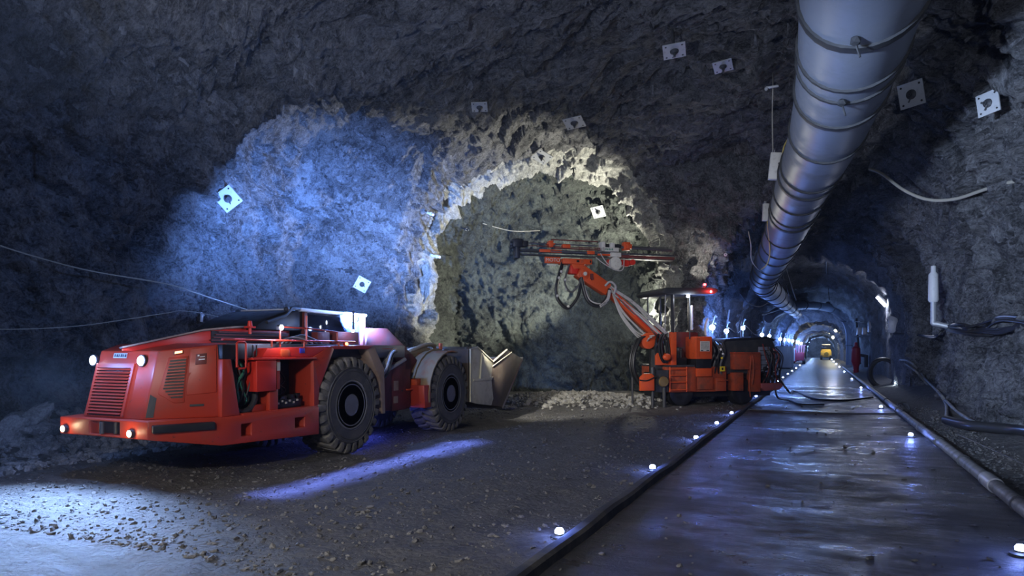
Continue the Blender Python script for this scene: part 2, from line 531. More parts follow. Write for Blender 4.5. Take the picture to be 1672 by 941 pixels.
# far tunnel: swept rings
ys = [33.6]
while ys[-1] < 196: ys.append(ys[-1] + (0.55 if ys[-1] < 60 else 0.9 if ys[-1] < 100 else 2.0))
rows = []
for y in ys:
    xl, xr, h = tun(y)
    if y < 36: xl, xr, h = [a_ * (36 - y) / 2.4 + b_ * (1 - (36 - y) / 2.4) for a_, b_ in zip(tun(30), tun(y))]
    cx_ = (xl + xr) / 2
    ring = arch_ring((cx_, y, 0), (1, 0, 0), cx_ - xl, xr - cx_, h, power=2.4, wall=0.3, n=70)
    for i in range(1, 3): ring.insert(1, V((ring[0].x, y, -1.2 + 0.8 * i)))
    ctr = V((cx_, y, h * 0.45)); rr_ = []
    for p in ring:
        n_ = (p - ctr); n_.y = 0; n_.normalize()
        rr_.append(p + n_ * rock_disp(p, 0.8) if p.z > -0.6 else p)
    rows.append(rr_)
tm = MB()
tm.loft(rows, caps=False, closed=False)
cap = rows[-1]
tv = [tm.b.verts.new(p) for p in cap]; tm.b.faces.new(tv)
o = tm.build('wall_far', M_tun, angle=180); o['kind'] = 'structure'
bvh2 = BVHTree.FromObject(o, bpy.context.evaluated_depsgraph_get()) if False else BVHTree.FromPolygons([v.co.copy() for v in o.data.vertices], [list(p.vertices) for p in o.data.polygons])


def hit(px, py):
    """rock surface point and normal seen in that direction"""
    r = ray(px, py).normalized()
    best = None
    for b_ in (bvh, bvh2):
        h_ = b_.ray_cast(CAM, r)
        if h_[0] is not None and (best is None or h_[3] < best[3]): best = h_
    p, n_ = best[0], best[1]
    if n_.dot(r) > 0: n_ = -n_
    return p, n_


# ------------------------------------------------------------------ floor
def fh(x, y):
    p = V((x, y, 0))
    z = 0.05 * noise.noise(p * 0.35)
    road = -2.15 < x < 2.05
    if road:
        z = z * 0.35 + 0.010 * noise.noise(p * 1.7) + 0.006 * noise.noise(V((x * 3, y * 7, 0)))
    else:
        k = 1.0
        if -2.7 < x <= -2.15: k = (-2.15 - x) / 0.55
        if 2.05 <= x < 2.5: k = (x - 2.05) / 0.45
        z = z * (0.35 + 0.65 * k) + k * (0.03 * noise.noise(p * 1.6) + 0.018 * noise.noise(p * 4.5) + 0.012 * noise.noise(p * 9))
        if x > 2.2: z += 0.22 * (x - 2.2) ** 1.2
    # heap of muck in front of the face
    q = (p - V((-7.6, 21.2, 0)))
    a_ = q.dot(ac) ; b_ = q.dot(V((-ac.y, ac.x, 0)))
    z += 0.38 * math.exp(-(a_ / 3.6) ** 2 - ((b_ - 0.3) / 1.5) ** 2)
    # toe of the heap along the left wall
    if x < -11.2 and y < 11: z += 0.62 * min(1, max(0, (-11.9 - x) / 1.8)) * max(0, 1 - max(0, y - 9) / 2)
    return z


xs = np.concatenate([np.arange(-17.5, -12, 0.16), np.arange(-12, 4.2, 0.075), np.arange(4.2, 6.5, 0.2)])
ysf = [-8, -5, -2, 0.5, 2.0, 3.0]
while ysf[-1] < 196: ysf.append(ysf[-1] + max(0.055, 0.0075 * ysf[-1]) * (1 if ysf[-1] < 30 else 2))
fvts = [(x, y, fh(x, y)) for y in ysf for x in xs]
nx_ = len(xs)
ffs = [(j * nx_ + i, j * nx_ + i + 1, (j + 1) * nx_ + i + 1, (j + 1) * nx_ + i) for j in range(len(ysf) - 1) for i in range(nx_ - 1)]
fm = bpy.data.meshes.new('floor'); fm.from_pydata(fvts, [], ffs)
fm.polygons.foreach_set('use_smooth', [True] * len(fm.polygons))
m, N, L, b = nt_new('mine_floor')
g = N.new('ShaderNodeNewGeometry')
sx = N.new('ShaderNodeSeparateXYZ'); L.new(g.outputs['Position'], sx.inputs[0])


def nzz(s, d, r, scl=(1, 1, 1), dist=0):
    mp = N.new('ShaderNodeMapping'); mp.inputs['Scale'].default_value = scl
    L.new(g.outputs['Position'], mp.inputs['Vector'])
    n = N.new('ShaderNodeTexNoise'); n.inputs['Scale'].default_value = s; n.inputs['Detail'].default_value = d
    n.inputs['Roughness'].default_value = r; n.inputs['Distortion'].default_value = dist
    L.new(mp.outputs['Vector'], n.inputs['Vector']); return n.outputs['Fac']


def mth(op, a_, b_=0.0, c_=None):
    k = N.new('ShaderNodeMath'); k.operation = op
    for i, q in enumerate((a_, b_) if c_ is None else (a_, b_, c_)):
        if isinstance(q, (int, float)): k.inputs[i].default_value = q
        else: L.new(q, k.inputs[i])
    return k.outputs[0]


def mrange(v, a_, b_, c_, d_, smooth=False):
    k = N.new('ShaderNodeMapRange')
    if smooth: k.interpolation_type = 'SMOOTHSTEP'
    L.new(v, k.inputs['Value'])
    for nm_, q in zip(('From Min', 'From Max', 'To Min', 'To Max'), (a_, b_, c_, d_)): k.inputs[nm_].default_value = q
    return k.outputs['Result']


def cmix(f_, A, B):
    k = N.new('ShaderNodeMix'); k.data_type = 'RGBA'
    L.new(f_, k.inputs['Factor'])
    for s_, q in (('A', A), ('B', B)):
        if isinstance(q, tuple): k.inputs[s_].default_value = (*q, 1)
        else: L.new(q, k.inputs[s_])
    return k.outputs['Result']


wob = mth('MULTIPLY', mth('SUBTRACT', nzz(1.2, 4, 0.6), 0.5), 0.5)
xw = mth('ADD', sx.outputs['X'], wob)
road = mth('MULTIPLY', mrange(xw, -2.25, -2.05, 0, 1, True), mrange(xw, 2.0, 2.3, 1, 0, True))
big = nzz(0.55, 6, 0.6); mid = nzz(3.0, 8, 0.7); fin = nzz(16, 8, 0.75)
peb = N.new('ShaderNodeTexVoronoi'); peb.inputs['Scale'].default_value = 17
L.new(g.outputs['Position'], peb.inputs['Vector'])
dirt = cmix(mrange(mid, 0.3, 0.7, 0, 1), (0.045, 0.043, 0.041), (0.27, 0.258, 0.24))
dirt = cmix(mrange(fin, 0.3, 0.75, 0, 0.8), dirt, (0.10, 0.095, 0.09))
rd = cmix(mrange(mid, 0.3, 0.7, 0, 1), (0.028, 0.027, 0.026), (0.10, 0.094, 0.087))
L.new(cmix(road, dirt, rd), b.inputs['Base Color'])
wet = mth('MULTIPLY', road, mrange(mth('ADD', mth('MULTIPLY', big, 0.6), mth('MULTIPLY', nzz(2.2, 6, 0.65, (0.5, 1.6, 1)), 0.4)), 0.40, 0.62, 0, 1, True))
rgh = mth('SUBTRACT', mrange(mid, 0.3, 0.7, 0.62, 0.9), mth('MULTIPLY', road, 0.22))
rgh = mth('SUBTRACT', rgh, mth('MULTIPLY', wet, 0.28))
far_wet = mrange(sx.outputs['Y'], 24, 34, 0, 0.12, True)
rgh = mth('MAXIMUM', mth('SUBTRACT', rgh, mth('MULTIPLY', far_wet, road)), mrange(sx.outputs['Y'], 24, 55, 0.16, 0.40))
L.new(rgh, b.inputs['Roughness'])
b.inputs['Specular IOR Level'].default_value = 0.5
rip = nzz(7, 9, 0.72, (0.6, 1.8, 1))
hd = mth('ADD', mth('MULTIPLY', fin, 0.6), mth('MULTIPLY', peb.outputs['Distance'], -0.35))
hd = mth('ADD', hd, mth('MULTIPLY', nzz(6, 8, 0.7), 0.9))
hr = mth('ADD', mth('MULTIPLY', rip, 0.8), mth('MULTIPLY', fin, 0.85))
hgt = mth('ADD', mth('MULTIPLY', hd, mth('SUBTRACT', 1.0, road)), mth('MULTIPLY', hr, road))
bp = N.new('ShaderNodeBump'); bp.inputs['Strength'].default_value = 0.9; bp.inputs['Distance'].default_value = 0.15
L.new(hgt, bp.inputs['Height']); L.new(bp.outputs['Normal'], b.inputs['Normal'])
M_floor = m
fm.materials.append(M_floor)
bvh3 = BVHTree.FromPolygons([V(p) for p in fvts], ffs)
o = bpy.data.objects.new('floor', fm); col.objects.link(o); o['kind'] = 'structure'

# ------------------------------------------------------------------ loader
LD = empty('underground_loader', T(-8.93, 10.0, 0), 'low red underground loader with black tyres and tan bucket, lamps lit', 'mining loader')
# lower hull of the rear frame with a rear bumper
plan = [(-9.90, 6.05), (-8.06, 6.05), (-7.67, 6.90), (-7.67, 8.93), (-10.19, 8.93), (-10.19, 6.90)]


def zb(y): return 0.66 if y < 6.5 else (0.50 if y < 7 else 0.44)


mb = MB()
mb.loft([[(x, y, zb(y)) for x, y in plan], [(x, y, 0.90) for x, y in plan]])
hull = mb.build('hull', RED, LD, bevel=0.015, cut=[((-9.25, 5.9, 0.69), (-8.62, 6.35, 0.87)), ((-7.9, 7.26, 0.59), (-7.5, 7.45, 0.77)), ((-7.9, 8.36, 0.60), (-7.5, 8.58, 0.76))])
mb = MB().box((-9.27, 6.2, 0.68), (-8.60, 6.3, 0.88)); mb.cyl((-9.0, 6.06, .70), (-9.0, 6.06, .86), .03); mb.cyl((-8.8, 6.12, .70), (-8.8, 6.12, .86), .025)
mb.build('tow_hitch', DGR, hull)
mb = MB()
a_, b_ = V((-8.03, 6.085, 0)), V((-7.70, 6.80, 0))
dv = (b_ - a_).normalized(); nn = V((dv.y, -dv.x, 0))
mb.loft([[a_ + dv * t + nn * o_ + V((0, 0, z)) for z, o_ in ((.755, -.02), (.745, .05), (.845, .05), (.855, -.02))] for t in (-0.0, .02, .76, .79)])
mb.build('rubber_buffer', BLK, hull, bevel=0.01)
# engine cover
bot = [(-9.62, 6.20), (-8.34, 6.20), (-7.77, 6.92), (-7.74, 7.24), (-10.12, 7.24), (-10.09, 6.92)]
top = [(-9.56, 6.43), (-8.36, 6.43), (-7.84, 6.98), (-7.78, 7.10), (-10.08, 7.10), (-10.02, 6.98)]
ztop = [1.84, 1.84, 1.93, 1.95, 1.95, 1.93]
mb = MB(); mb.loft([[(x, y, .90) for x, y in bot], [(x, y, z) for (x, y), z in zip(top, ztop)]])
cover = mb.build('engine_cover', RED, LD, bevel=0.02)


def rearP(u, z, off=0.0):
    """point on the leaning rear face; u = world X"""
    return V((u, 6.20 + (z - .9) / .94 * .23 - off, z))


mb = MB()
for u0, u1 in ((-9.55, -9.50), (-8.79, -8.74)):
    mb.loft([[rearP(u, z, o_) for u, o_ in ((u0, -.03), (u0, .03), (u1, .03), (u1, -.03))] for z in (.93, 1.60)])
mb.loft([[rearP(u, 1.60, .03), rearP(u, 1.66, .03), rearP(u, 1.66, -.03), rearP(u, 1.60, -.03)] for u in (-9.55, -8.74)])
gr = mb.build('grille', RED, cover)
mb = MB().loft([[rearP(u, z, o_) for u, o_ in ((-9.5, -.02), (-9.5, .004), (-8.79, .004), (-8.79, -.02))] for z in (.93, 1.60)])
mb.build('radiator_core', BLK, gr)
mb = MB()
for k in range(15):
    z = .96 + k * .0435
    mb.loft([[rearP(u, z - .004, .045), rearP(u, z + .016, .012), rearP(u, z + .022, .014), rearP(u, z + .004, .048)] for u in (-9.5, -8.79)])
mb.build('slat', RED, gr)
# rear face panel seams, name plate, light pods
mb = MB()
mb.loft([[rearP(u, z, .012) for u, z in ((-9.58, 1.235), (-9.58, 1.245), (-9.56, 1.245), (-9.56, 1.235))], [rearP(u, z, .012) for u, z in ((-9.55, 1.235), (-9.55, 1.245), (-9.55, 1.245), (-9.55, 1.235))]])
mb.b.free()
mb = MB(); mb.loft([[rearP(u, z, o_) for z, o_ in ((1.735, -.01), (1.735, .015), (1.805, .015), (1.805, -.01))] for u in (-9.24, -8.97)])
npl = mb.build('name_plate', GALV, cover)
mb = MB()
for k, w_ in enumerate((.022, .03, .018, .03, .024, .03)):
    u = -9.215 + k * .043
    mb.loft([[rearP(q, z, .019) for q, z in ((u, 1.748), (u, 1.792 - .01 * (k % 3)), (u + w_, 1.792), (u + w_, 1.748 + .008 * (k % 2)))], [rearP(q, z, .014) for q, z in ((u, 1.748), (u, 1.792), (u + w_, 1.792), (u + w_, 1.748))]])
mb.build('lettering', DGR, npl)
for u in (-9.63, -8.60):
    mb = MB(); mb.lathe([(0.001, -.06), (.055, -.06), (.082, -.01), (.085, .03), (.075, .035)], rearP(u, 1.70, .01), (0, -1, .05))
    hl = mb.build('headlight', DGR, cover)
    mb = MB(); mb.lathe([(.074, .0), (.06, .02), (.001, .03)], rearP(u, 1.70, .035), (0, -1, .05))
    tag(mb.build('lens', E_COLD, hl), 'lit blue-white lens')
for x in (-9.76, -8.36):
    mb = MB(); mb.cyl((x, 6.00, .735), (x, 6.1, .735), .055); bl = mb.build('bumper_lamp', DGR, hull)
    mb = MB(); mb.lathe([(.045, 0), (.03, .012), (.001, .018)], (x, 6.0, .735), (0, -1, 0)); tag(mb.build('lens', E_WARM, bl), 'lit warm white lens')
# chamfered side: louvred vent, access door, small socket box, marker lamp
A0, A1 = V((-8.34, 6.20, .9)), V((-7.77, 6.92, .9)); B0, B1 = V((-8.36, 6.43, 1.84)), V((-7.84, 6.98, 1.93))
cn = (A1 - A0).cross(B0 - A0).normalized()
if cn.x < 0: cn = -cn


def chP(s_, t_, off=0.0):
    a2 = A0.lerp(A1, s_); b2 = B0.lerp(B1, s_)
    return a2.lerp(b2, t_) + cn * off


def quadplate(mb, st, o0, o1):
    mb.loft([[chP(s_, t_, o0) for s_, t_ in st], [chP(s_, t_, o1) for s_, t_ in st]])


vent_out = [(.13, .36), (.37, .22), (.52, .22), (.52, .88), (.20, .88)]
mb = MB(); quadplate(mb, vent_out, -.02, .02)
vent = mb.build('side_vent', RED, cover, bevel=.008)
mb = MB()
for k in range(13):
    t_ = .29 + k * .0435
    l_ = .16 + max(0, (.42 - t_)) * 1.0 + max(0, (t_ - .42)) * .10
    quadplate(mb, [(l_ + .03, t_), (.49, t_), (.49, t_ + .021), (l_ + .03, t_ + .021)], .015, .023)
mb.build('louvre_slot', BLK, vent)
mb = MB()
for k in range(13):
    t_ = .311 + k * .0435
    l_ = .16 + max(0, (.42 - t_)) * 1.0 + max(0, (t_ - .42)) * .10
    quadplate(mb, [(l_ + .03, t_), (.49, t_), (.49, t_ + .012), (l_ + .03, t_ + .012)], .015, .04)
mb.build('louvre_slat', RED, vent)
mb = MB(); quadplate(mb, [(.54, .32), (.985, .34), (.985, .985), (.54, .97)], -.02, .018)
door = mb.build('access_door', RED, cover, bevel=.008)
mb = MB(); quadplate(mb, [(.64, .74), (.82, .74), (.82, .89), (.64, .89)], .01, .03)
sk = mb.build('socket_box', DRED, door, bevel=.004)
mb = MB(); quadplate(mb, [(.67, .855), (.70, .855), (.70, .875), (.67, .875)], .02, .04); quadplate(mb, [(.69, .80), (.79, .80), (.79, .815), (.69, .815)], .02, .04); quadplate(mb, [(.71, .84), (.79, .84), (.79, .848), (.71, .848)], .02, .04)
mb.build('socket', WHITE, sk)
mb = MB(); quadplate(mb, [(.27, .915), (.42, .92), (.42, .965), (.27, .96)], .0, .03)
ml = mb.build('marker_lamp', DGR, cover, bevel=.006)
mb = MB(); quadplate(mb, [(.29, .922), (.41, .927), (.41, .958), (.29, .953)], .025, .045)
tag(mb.build('lens', E_ORG, ml), 'lit orange lens')
mb = MB(); quadplate(mb, [(.02, .03), (.12, .03), (.12, .30), (.02, .36)], .002, .012)
mb.build('step_recess', BLK, cover)
mb = MB(); quadplate(mb, [(.6, .16), (.8, .16), (.8, .19), (.6, .19)], .002, .02); mb.build('latch', BLK, cover)
# side panel in front of the door
mb = MB(); mb.prism([(6.93, .90), (7.26, .90), (7.10, 1.72), (6.95, 1.72)], 'X', -7.80, -7.70)
mb.build('side_panel', RED, LD, bevel=.012)
mb = MB(); mb.box((-7.9, 6.98, 1.72), (-7.74, 7.45, 1.93)); mb.build('dark_panel', BLK, LD, bevel=.01)
# hood and its louvred flanks
HX = -8.85
mb = MB(); mb.loft([[(HX, 6.25, 1.84), (HX, 9.5, 1.84), (-9.9, 9.5, 1.84), (-9.9, 7.0, 1.84)], [(HX, 6.27, 1.87), (HX, 9.5, 2.28), (-9.9, 9.5, 2.28), (-9.9, 7.02, 1.98)]])
mb.b.free()
mb = MB()
pr_ = [(6.25, 1.87), (7.6, 2.15), (8.2, 2.215), (9.5, 2.28)]
def hx2(y): return [(HX, y), (-9.9, max(y, 6.95))]
mb.loft([[(HX, y, 1.84), (HX, y, z), (-9.9, max(y, 6.98 + .01 * k), 1.86), (-9.9, max(y, 6.98 + .01 * k), 1.84)] for k, (y, z) in enumerate(pr_)])
hood = mb.build('hood', RED2, LD, bevel=.01)
mb = MB()
mb.loft([[(HX + .05, y - .03, z + .005), (HX + .05, y - .03, z + .03), (-9.95, max(y, 6.95 + .01 * k), 1.89), (-9.95, max(y, 6.95 + .01 * k), 1.865)] for k, (y, z) in enumerate(pr_)])
mb.build('hood_top_plate', TAN, hood)
mb = MB().box((HX - .03, 7.75, 1.97), (HX + .012, 9.45, 2.16)); hv = mb.build('hood_vent', BLK, hood)
for k in range(4):
    mb = MB().box((HX, 7.72 + .05 * k, 2.00 + k * .045), (HX + .04, 9.45, 2.018 + k * .045)); mb.build('hood_louvre', DRED, hv)
# deck beside the hood
mb = MB().box((-10.1, 7.10, 1.70), (-7.95, 11.9, 1.95)); mb.build('deck', DGR, LD, bevel=.01)
# open service bay
mb = MB(); mb.box((-10.1, 7.24, .60), (-8.25, 8.85, 1.72)); mb.build('bay_back', BLK, LD)
mb = MB(); mb.prism([(7.70, 1.74), (8.82, 1.74), (9.28, 1.92), (7.82, 1.88)], 'X', -8.4, -7.72); mb.box((-8.3, 7.48, 1.70), (-7.66, 8.86, 1.735))
led = mb.build('top_ledge', RED2, LD, bevel=.01)
mb = MB().box((-7.90, 8.08, 1.74), (-7.69, 8.27, 1.86)); tag(mb.build('ledge_bracket', ORG, led, bevel=.02), 'orange bracket')
mb = MB().box((-8.12, 7.56, 1.22), (-7.68, 7.97, 1.70)); bx = mb.build('control_box', RED2, LD, bevel=.02)
mb = MB().box((-8.1, 7.985, 1.24), (-7.70, 8.06, 1.70)); mb.build('box_door', RED, bx, bevel=.008)
mb = MB().box((-7.695, 7.99, 1.53), (-7.688, 8.05, 1.66)); mb.build('label_plate', CREAM, bx)
mb = MB(); mb.box((-7.95, 7.86, .88), (-7.72, 8.04, 1.25)); mb.box((-8.0, 7.30, .86), (-7.68, 8.9, .92)); mb.box((-7.9, 7.6, .88), (-7.8, 7.87, 1.02)); mb.build('bay_frame', RED, LD, bevel=.01)
mb = MB().tube([(-7.86, 7.28, 1.0), (-7.84, 7.40, .93), (-7.84, 7.58, .97), (-7.86, 7.70, 1.12), (-7.95, 7.75, 1.35)], .045, 10, 6); mb.build('air_hose', DGR, LD)
for k in range(9):
    y = 7.28 + .04 * k; r_ = random.Random(k)
    mb = MB().tube([(-7.95 - r_.random() * .1, y, 1.72), (-7.80 - r_.random() * .1, y + r_.uniform(-.05, .05), 1.55), (-7.82 - r_.random() * .1, y + r_.uniform(-.12, .12), 1.35), (-7.9, y + r_.uniform(-.15, .15), 1.08), (-8.1, y, .95)], .013 + .006 * r_.random(), 6, 5)
    mb.build('hydraulic_hose', GHOSE if k in (4, 6) else HOSE if k % 3 else CABLE, LD)
mb = MB()
r_ = random.Random(5)
for k in range(22):
    y = r_.uniform(8.1, 8.62); z = r_.uniform(.96, 1.1); mb.box((-7.95, y, z), (-7.95 + r_.uniform(.05, .14), y + r_.uniform(.03, .09), z + r_.uniform(.03, .08)))
mb.box((-8.2, 8.08, .92), (-7.82, 8.66, 1.06)); mb.build('valve_block', BLK, LD, bevel=.004)
mb = MB()
for k in range(6): mb.box((-7.805 - .02, 8.12 + k * .085, .99 + .03 * (k % 2)), (-7.80, 8.15 + k * .085, 1.02 + .03 * (k % 2)))
mb.build('fitting', CREAM, LD)
for k in range(4):
    mb = MB().tube([(-8.15, 8.15 + .1 * k, 1.55), (-8.0, 8.2 + .09 * k, 1.35), (-8.02, 8.5 - .09 * k, 1.2), (-8.0, 8.3 + .05 * k, 1.07)], .016, 6, 5); mb.build('hydraulic_hose', HOSE, LD)
# hand rails
mb = MB().tube([(-7.72, 6.95, 2.0), (-7.72, 7.6, 2.0), (-7.72, 9.1, 2.0), (-7.72, 9.95, 2.0)], .016, 8)
for y in (7.9, 8.62, 9.5): mb.tube([(-7.72, y, 1.9), (-7.72, y, 2.0)], .015, 6)
rail = mb.build('deck_rail', RED, LD)
mb = MB()
mb.tube([(-7.76, 8.12, 1.9), (-7.76, 8.12, 2.22), (-7.76, 8.75, 2.21), (-7.76, 9.5, 2.17)], .014, 8)
for y in (8.72, 9.5): mb.tube([(-7.76, y, 1.95), (-7.76, y, 2.2 if y < 9 else 2.17)], .016, 8)
mb.tube([(-7.76, 8.72, 2.2), (-7.76, 8.72, 2.42)], .016, 8)
mb.build('hand_rail', RED, LD)
mb = MB().tube([(-7.70, 7.23, 1.62), (-7.70, 7.20, 1.60), (-7.70, 7.20, 1.95), (-7.70, 7.23, 1.97), (-7.70, 7.34, 1.97), (-7.70, 7.37, 1.95), (-7.70, 7.37, 1.60), (-7.70, 7.34, 1.58), (-7.70, 7.24, 1.58)], .016, 8); mb.build('grab_handle', RED2, LD)
mb = MB().tube([(-7.8, 7.6, 1.72), (-7.8, 7.6, 1.92), (-7.85, 7.72, 1.93), (-7.85, 7.72, 1.75)], .012, 8); mb.build('grab_handle', DGR, LD)
# side work lamps
p = onX(458, 535, -7.76)
mb = MB().cyl((p.x - .05, p.y, p.z), (p.x + .02, p.y, p.z), .045); wl = mb.build('work_lamp', DGR, LD)
mb = MB(); mb.lathe([(.042, 0), (.025, .02), (.001, .028)], (p.x + .02, p.y, p.z), (1, 0, 0)); tag(mb.build('lens', E_COLD, wl), 'lit white lens')
SIDE_LAMP = p.copy()
p = onX(564, 562, -7.74)
mb = MB().cyl((p.x, p.y, p.z - .05), (p.x, p.y, p.z + .02), .04); wl = mb.build('side_lamp', RED2, LD)
mb = MB().sphere((p.x + .02, p.y, p.z), .035); tag(mb.build('lens', E_ORG, wl), 'lit orange lens')
p = onX(494, 573, -7.71)
mb = MB().box((p.x - .05, p.y - .06, p.z - .04), (p.x, p.y + .06, p.z + .04)); mb.build('blue_reflector', mat('blue_plate', (.06, .05, .45), .3), LD, bevel=.005)
p = onX(408, 530, -8.6)
mb = MB(); mb.cyl((p.x, p.y, p.z - .16), (p.x, p.y, p.z - .04), .025); mb.box((p.x - .07, p.y - .06, p.z - .06), (p.x + .07, p.y + .06, p.z - .03)); mb.cyl((p.x, p.y, p.z - .04), (p.x, p.y, p.z + .06), .045, .03); mb.build('beacon', RED2, LD)
# wheel arch
outer = [(8.86, .45), (8.83, 1.74), (9.28, 1.925), (10.52, 1.945), (10.80, 1.58), (10.86, 1.50), (10.90, .62)]
inner = [(10.80, .62), (10.72, 1.30), (10.33, 1.87), (9.36, 1.87), (8.98, 1.20), (8.94, .45)]
mb = MB()
n0 = len(mb.b.faces)
ring = list(zip(outer, [inner[5], inner[4], inner[3], inner[2], inner[1], inner[1], inner[0]]))
for (o0, i0), (o1, i1) in zip(ring[:3], ring[1:4]):
    mb.prism([o0, o1, i1, i0], 'X', -8.55, -7.71)
arch = mb.build('wheel_arch', RED, LD, bevel=.008)
mb = MB()
mb.prism([outer[3], outer[4], outer[5], outer[6], inner[0], inner[1], inner[2]], 'X', -8.5, -7.73)
tag(mb.build('arch_rear_post', TAN, LD, bevel=.008), 'dusty tan post')
mb = MB().box((-8.7, 8.9, .9), (-8.5, 10.85, 1.93)); mb.build('arch_liner', BLK, LD)
mb = MB().box((-10.15, 8.9, .55), (-8.75, 11.0, 1.75)); mb.build('rear_frame', DRED, LD, bevel=.02)
# cab
mb = MB(); mb.prism([(9.55, 2.56), (11.5, 2.545), (11.5, 2.60), (9.55, 2.62)], 'X', -10.12, -8.62); cab = mb.build('cab_roof', WHITE, LD, bevel=.012)
mb = MB(); mb.prism([(8.45, 2.2), (8.75, 2.38), (9.05, 2.49), (9.35, 2.57), (9.75, 2.62), (9.75, 2.2)], 'X', -10.1, -8.7); mb.build('cab_hump', BLK, cab, bevel=.03)
mb = MB(); mb.tube([(-8.66, 8.75, 2.33), (-8.66, 9.2, 2.47), (-8.66, 9.35, 2.60), (-8.66, 9.75, 2.60)], .03, 8); mb.sphere((-8.66, 9.22, 2.58), .05); mb.build('windscreen_frame', DGR, cab)
mb = MB().box((-10.08, 9.7, 1.95), (-8.72, 11.4, 2.55)); mb.build('cab_window', GLASS, cab, bevel=.01)
mb = MB()
for y in (9.66, 11.40): mb.box((-8.72, y, 1.95), (-8.64, y + .07, 2.56))
mb.build('cab_post', DRED, cab)
mb = MB(); mb.box((-8.6, 10.1, 1.96), (-8.25, 10.75, 2.20)); mb.box((-8.45, 9.62, 1.96), (-8.3, 9.95, 2.18)); mb.build('cab_step_box', DRED, LD, bevel=.01)
for k in range(4):
    mb = MB().tube([(-8.2, 8.5 + .1 * k, 1.96), (-8.15, 8.7 + .1 * k, 2.05 + .02 * k), (-8.18, 9.0 + .13 * k, 2.04), (-8.2, 9.25 + .12 * k, 1.97)], .015, 6, 4); mb.build('hydraulic_hose', WHOSE if k == 1 else CABLE, LD)
# lamp mast
mb = MB(); q0 = onX(577, 560, -8.35); q1 = onX(577, 508, -8.35); mb.tube([q0, q1], .022, 8); mast = mb.build('lamp_mast', DGR, LD)
MAST = q1.copy()
for (px, py, r_) in ((579, 521, .075), (577, 541, .035), (576, 551, .06), (567, 532, .055)):
    p = onX(px, py, -8.35)
    mb = MB().cyl(p + V((-.03, .05, 0)), p + V((.0, -.01, 0)), r_); wl = mb.build('mast_lamp', DGR, mast)
    mb = MB(); mb.lathe([(r_ * .9, 0), (r_ * .6, .02), (.001, .03)], p + V((0, -.012, 0)), (.55, -1, 0)); tag(mb.build('lens', E_COLD, wl), 'lit blue-white lens')
# body behind the mast and articulation
mb = MB(); mb.prism([(11.45, 1.9), (11.5, 2.31), (12.2, 2.33), (12.75, 2.02), (13.0, 1.9)], 'X', -9.9, -8.6); mb.build('front_cowl', DRED, LD, bevel=.02)
mb = MB(); mb.box((-8.9, 11.0, .62), (-8.0, 12.2, 1.45)); mb.box((-9.6, 10.9, .7), (-8.4, 12.3, 1.85)); mb.build('articulation_frame', DRED, LD, bevel=.02)
mb = MB(); mb.cyl((-8.9, 11.3, .6), (-8.9, 11.3, 1.6), .16, seg=20); mb.cyl((-8.1, 11.1, 1.05), (-8.05, 11.9, 1.0), .06); mb.build('hinge_pin', DGR, LD)
mb = MB(); mb.tube([(-8.0, 11.05, 1.75), (-7.97, 11.1, 1.88), (-7.97, 11.6, 1.88), (-8.0, 11.65, 1.75)], .022, 8); mb.box((-8.6, 10.95, 1.72), (-8.0, 11.75, 1.78)); mb.build('step_rail', RED, LD)
r_ = random.Random(11)
for k in range(7):
    o_ = V((r_.uniform(-.08, .08), r_.uniform(-.08, .08), r_.uniform(-.05, .05)))
    mb = MB().tube([V((-8.15, 11.28, 1.25)) + o_, V((-7.95, 11.22, 1.5)) + o_ * 2, V((-7.95, 11.40, 1.78)) + o_, V((-8.0, 11.62, 1.85)) + o_, V((-8.2, 11.75, 1.66)) + o_, V((-8.3, 11.9, 1.3)) + o_], .026, 8, 6)
    mb.build('hydraulic_hose', WHOSE if k < 5 else CABLE, LD)
mb = MB().tube([(-7.98, 11.12, 1.38), (-7.98, 11.95, 1.66)], .04, 10); mb.build('steering_cylinder', GALV, LD)
mb = MB().box((-7.99, 11.55, 1.02), (-7.985, 11.72, 1.22)); mb.box((-7.99, 11.55, .76), (-7.985, 11.7, .9)); mb.build('sign_plate', TAN, LD)
mb = MB(); mb.box((-8.45, 11.5, .6), (-7.995, 12.0, 1.6)); mb.build('valve_cover', DRED, LD, bevel=.01)
# lift arm
mb = MB(); mb.prism([(11.85, 1.72), (12.05, 1.92), (12.3, 1.92), (13.0, 1.5), (12.9, 1.2), (12.35, .8), (12.0, .85), (12.2, 1.4)], 'X', -8.45, -8.2); mb.build('lift_arm', DRED, LD, bevel=.015)
mb = MB(); mb.prism([(12.4, 1.78), (13.3, 1.94), (13.6, 1.86), (12.6, 1.66)], 'X', -8.6, -8.3); mb.tube([(-8.35, 12.7, 1.82), (-8.3, 13.2, 1.96), (-8.3, 13.6, 1.97), (-8.35, 13.75, 1.85)], .05, 8, 4); mb.build('lift_cylinder', FEND, LD, bevel=.01)
mb = MB(); mb.box((-9.9, 12.0, .55), (-8.4, 14.2, 1.5)); mb.build('front_frame', DRED, LD, bevel=.03)
mb = MB().box((-8.32, 13.9, 1.83), (-8.28, 14.0, 2.02)); mb.build('orange_flag', ORG, LD)


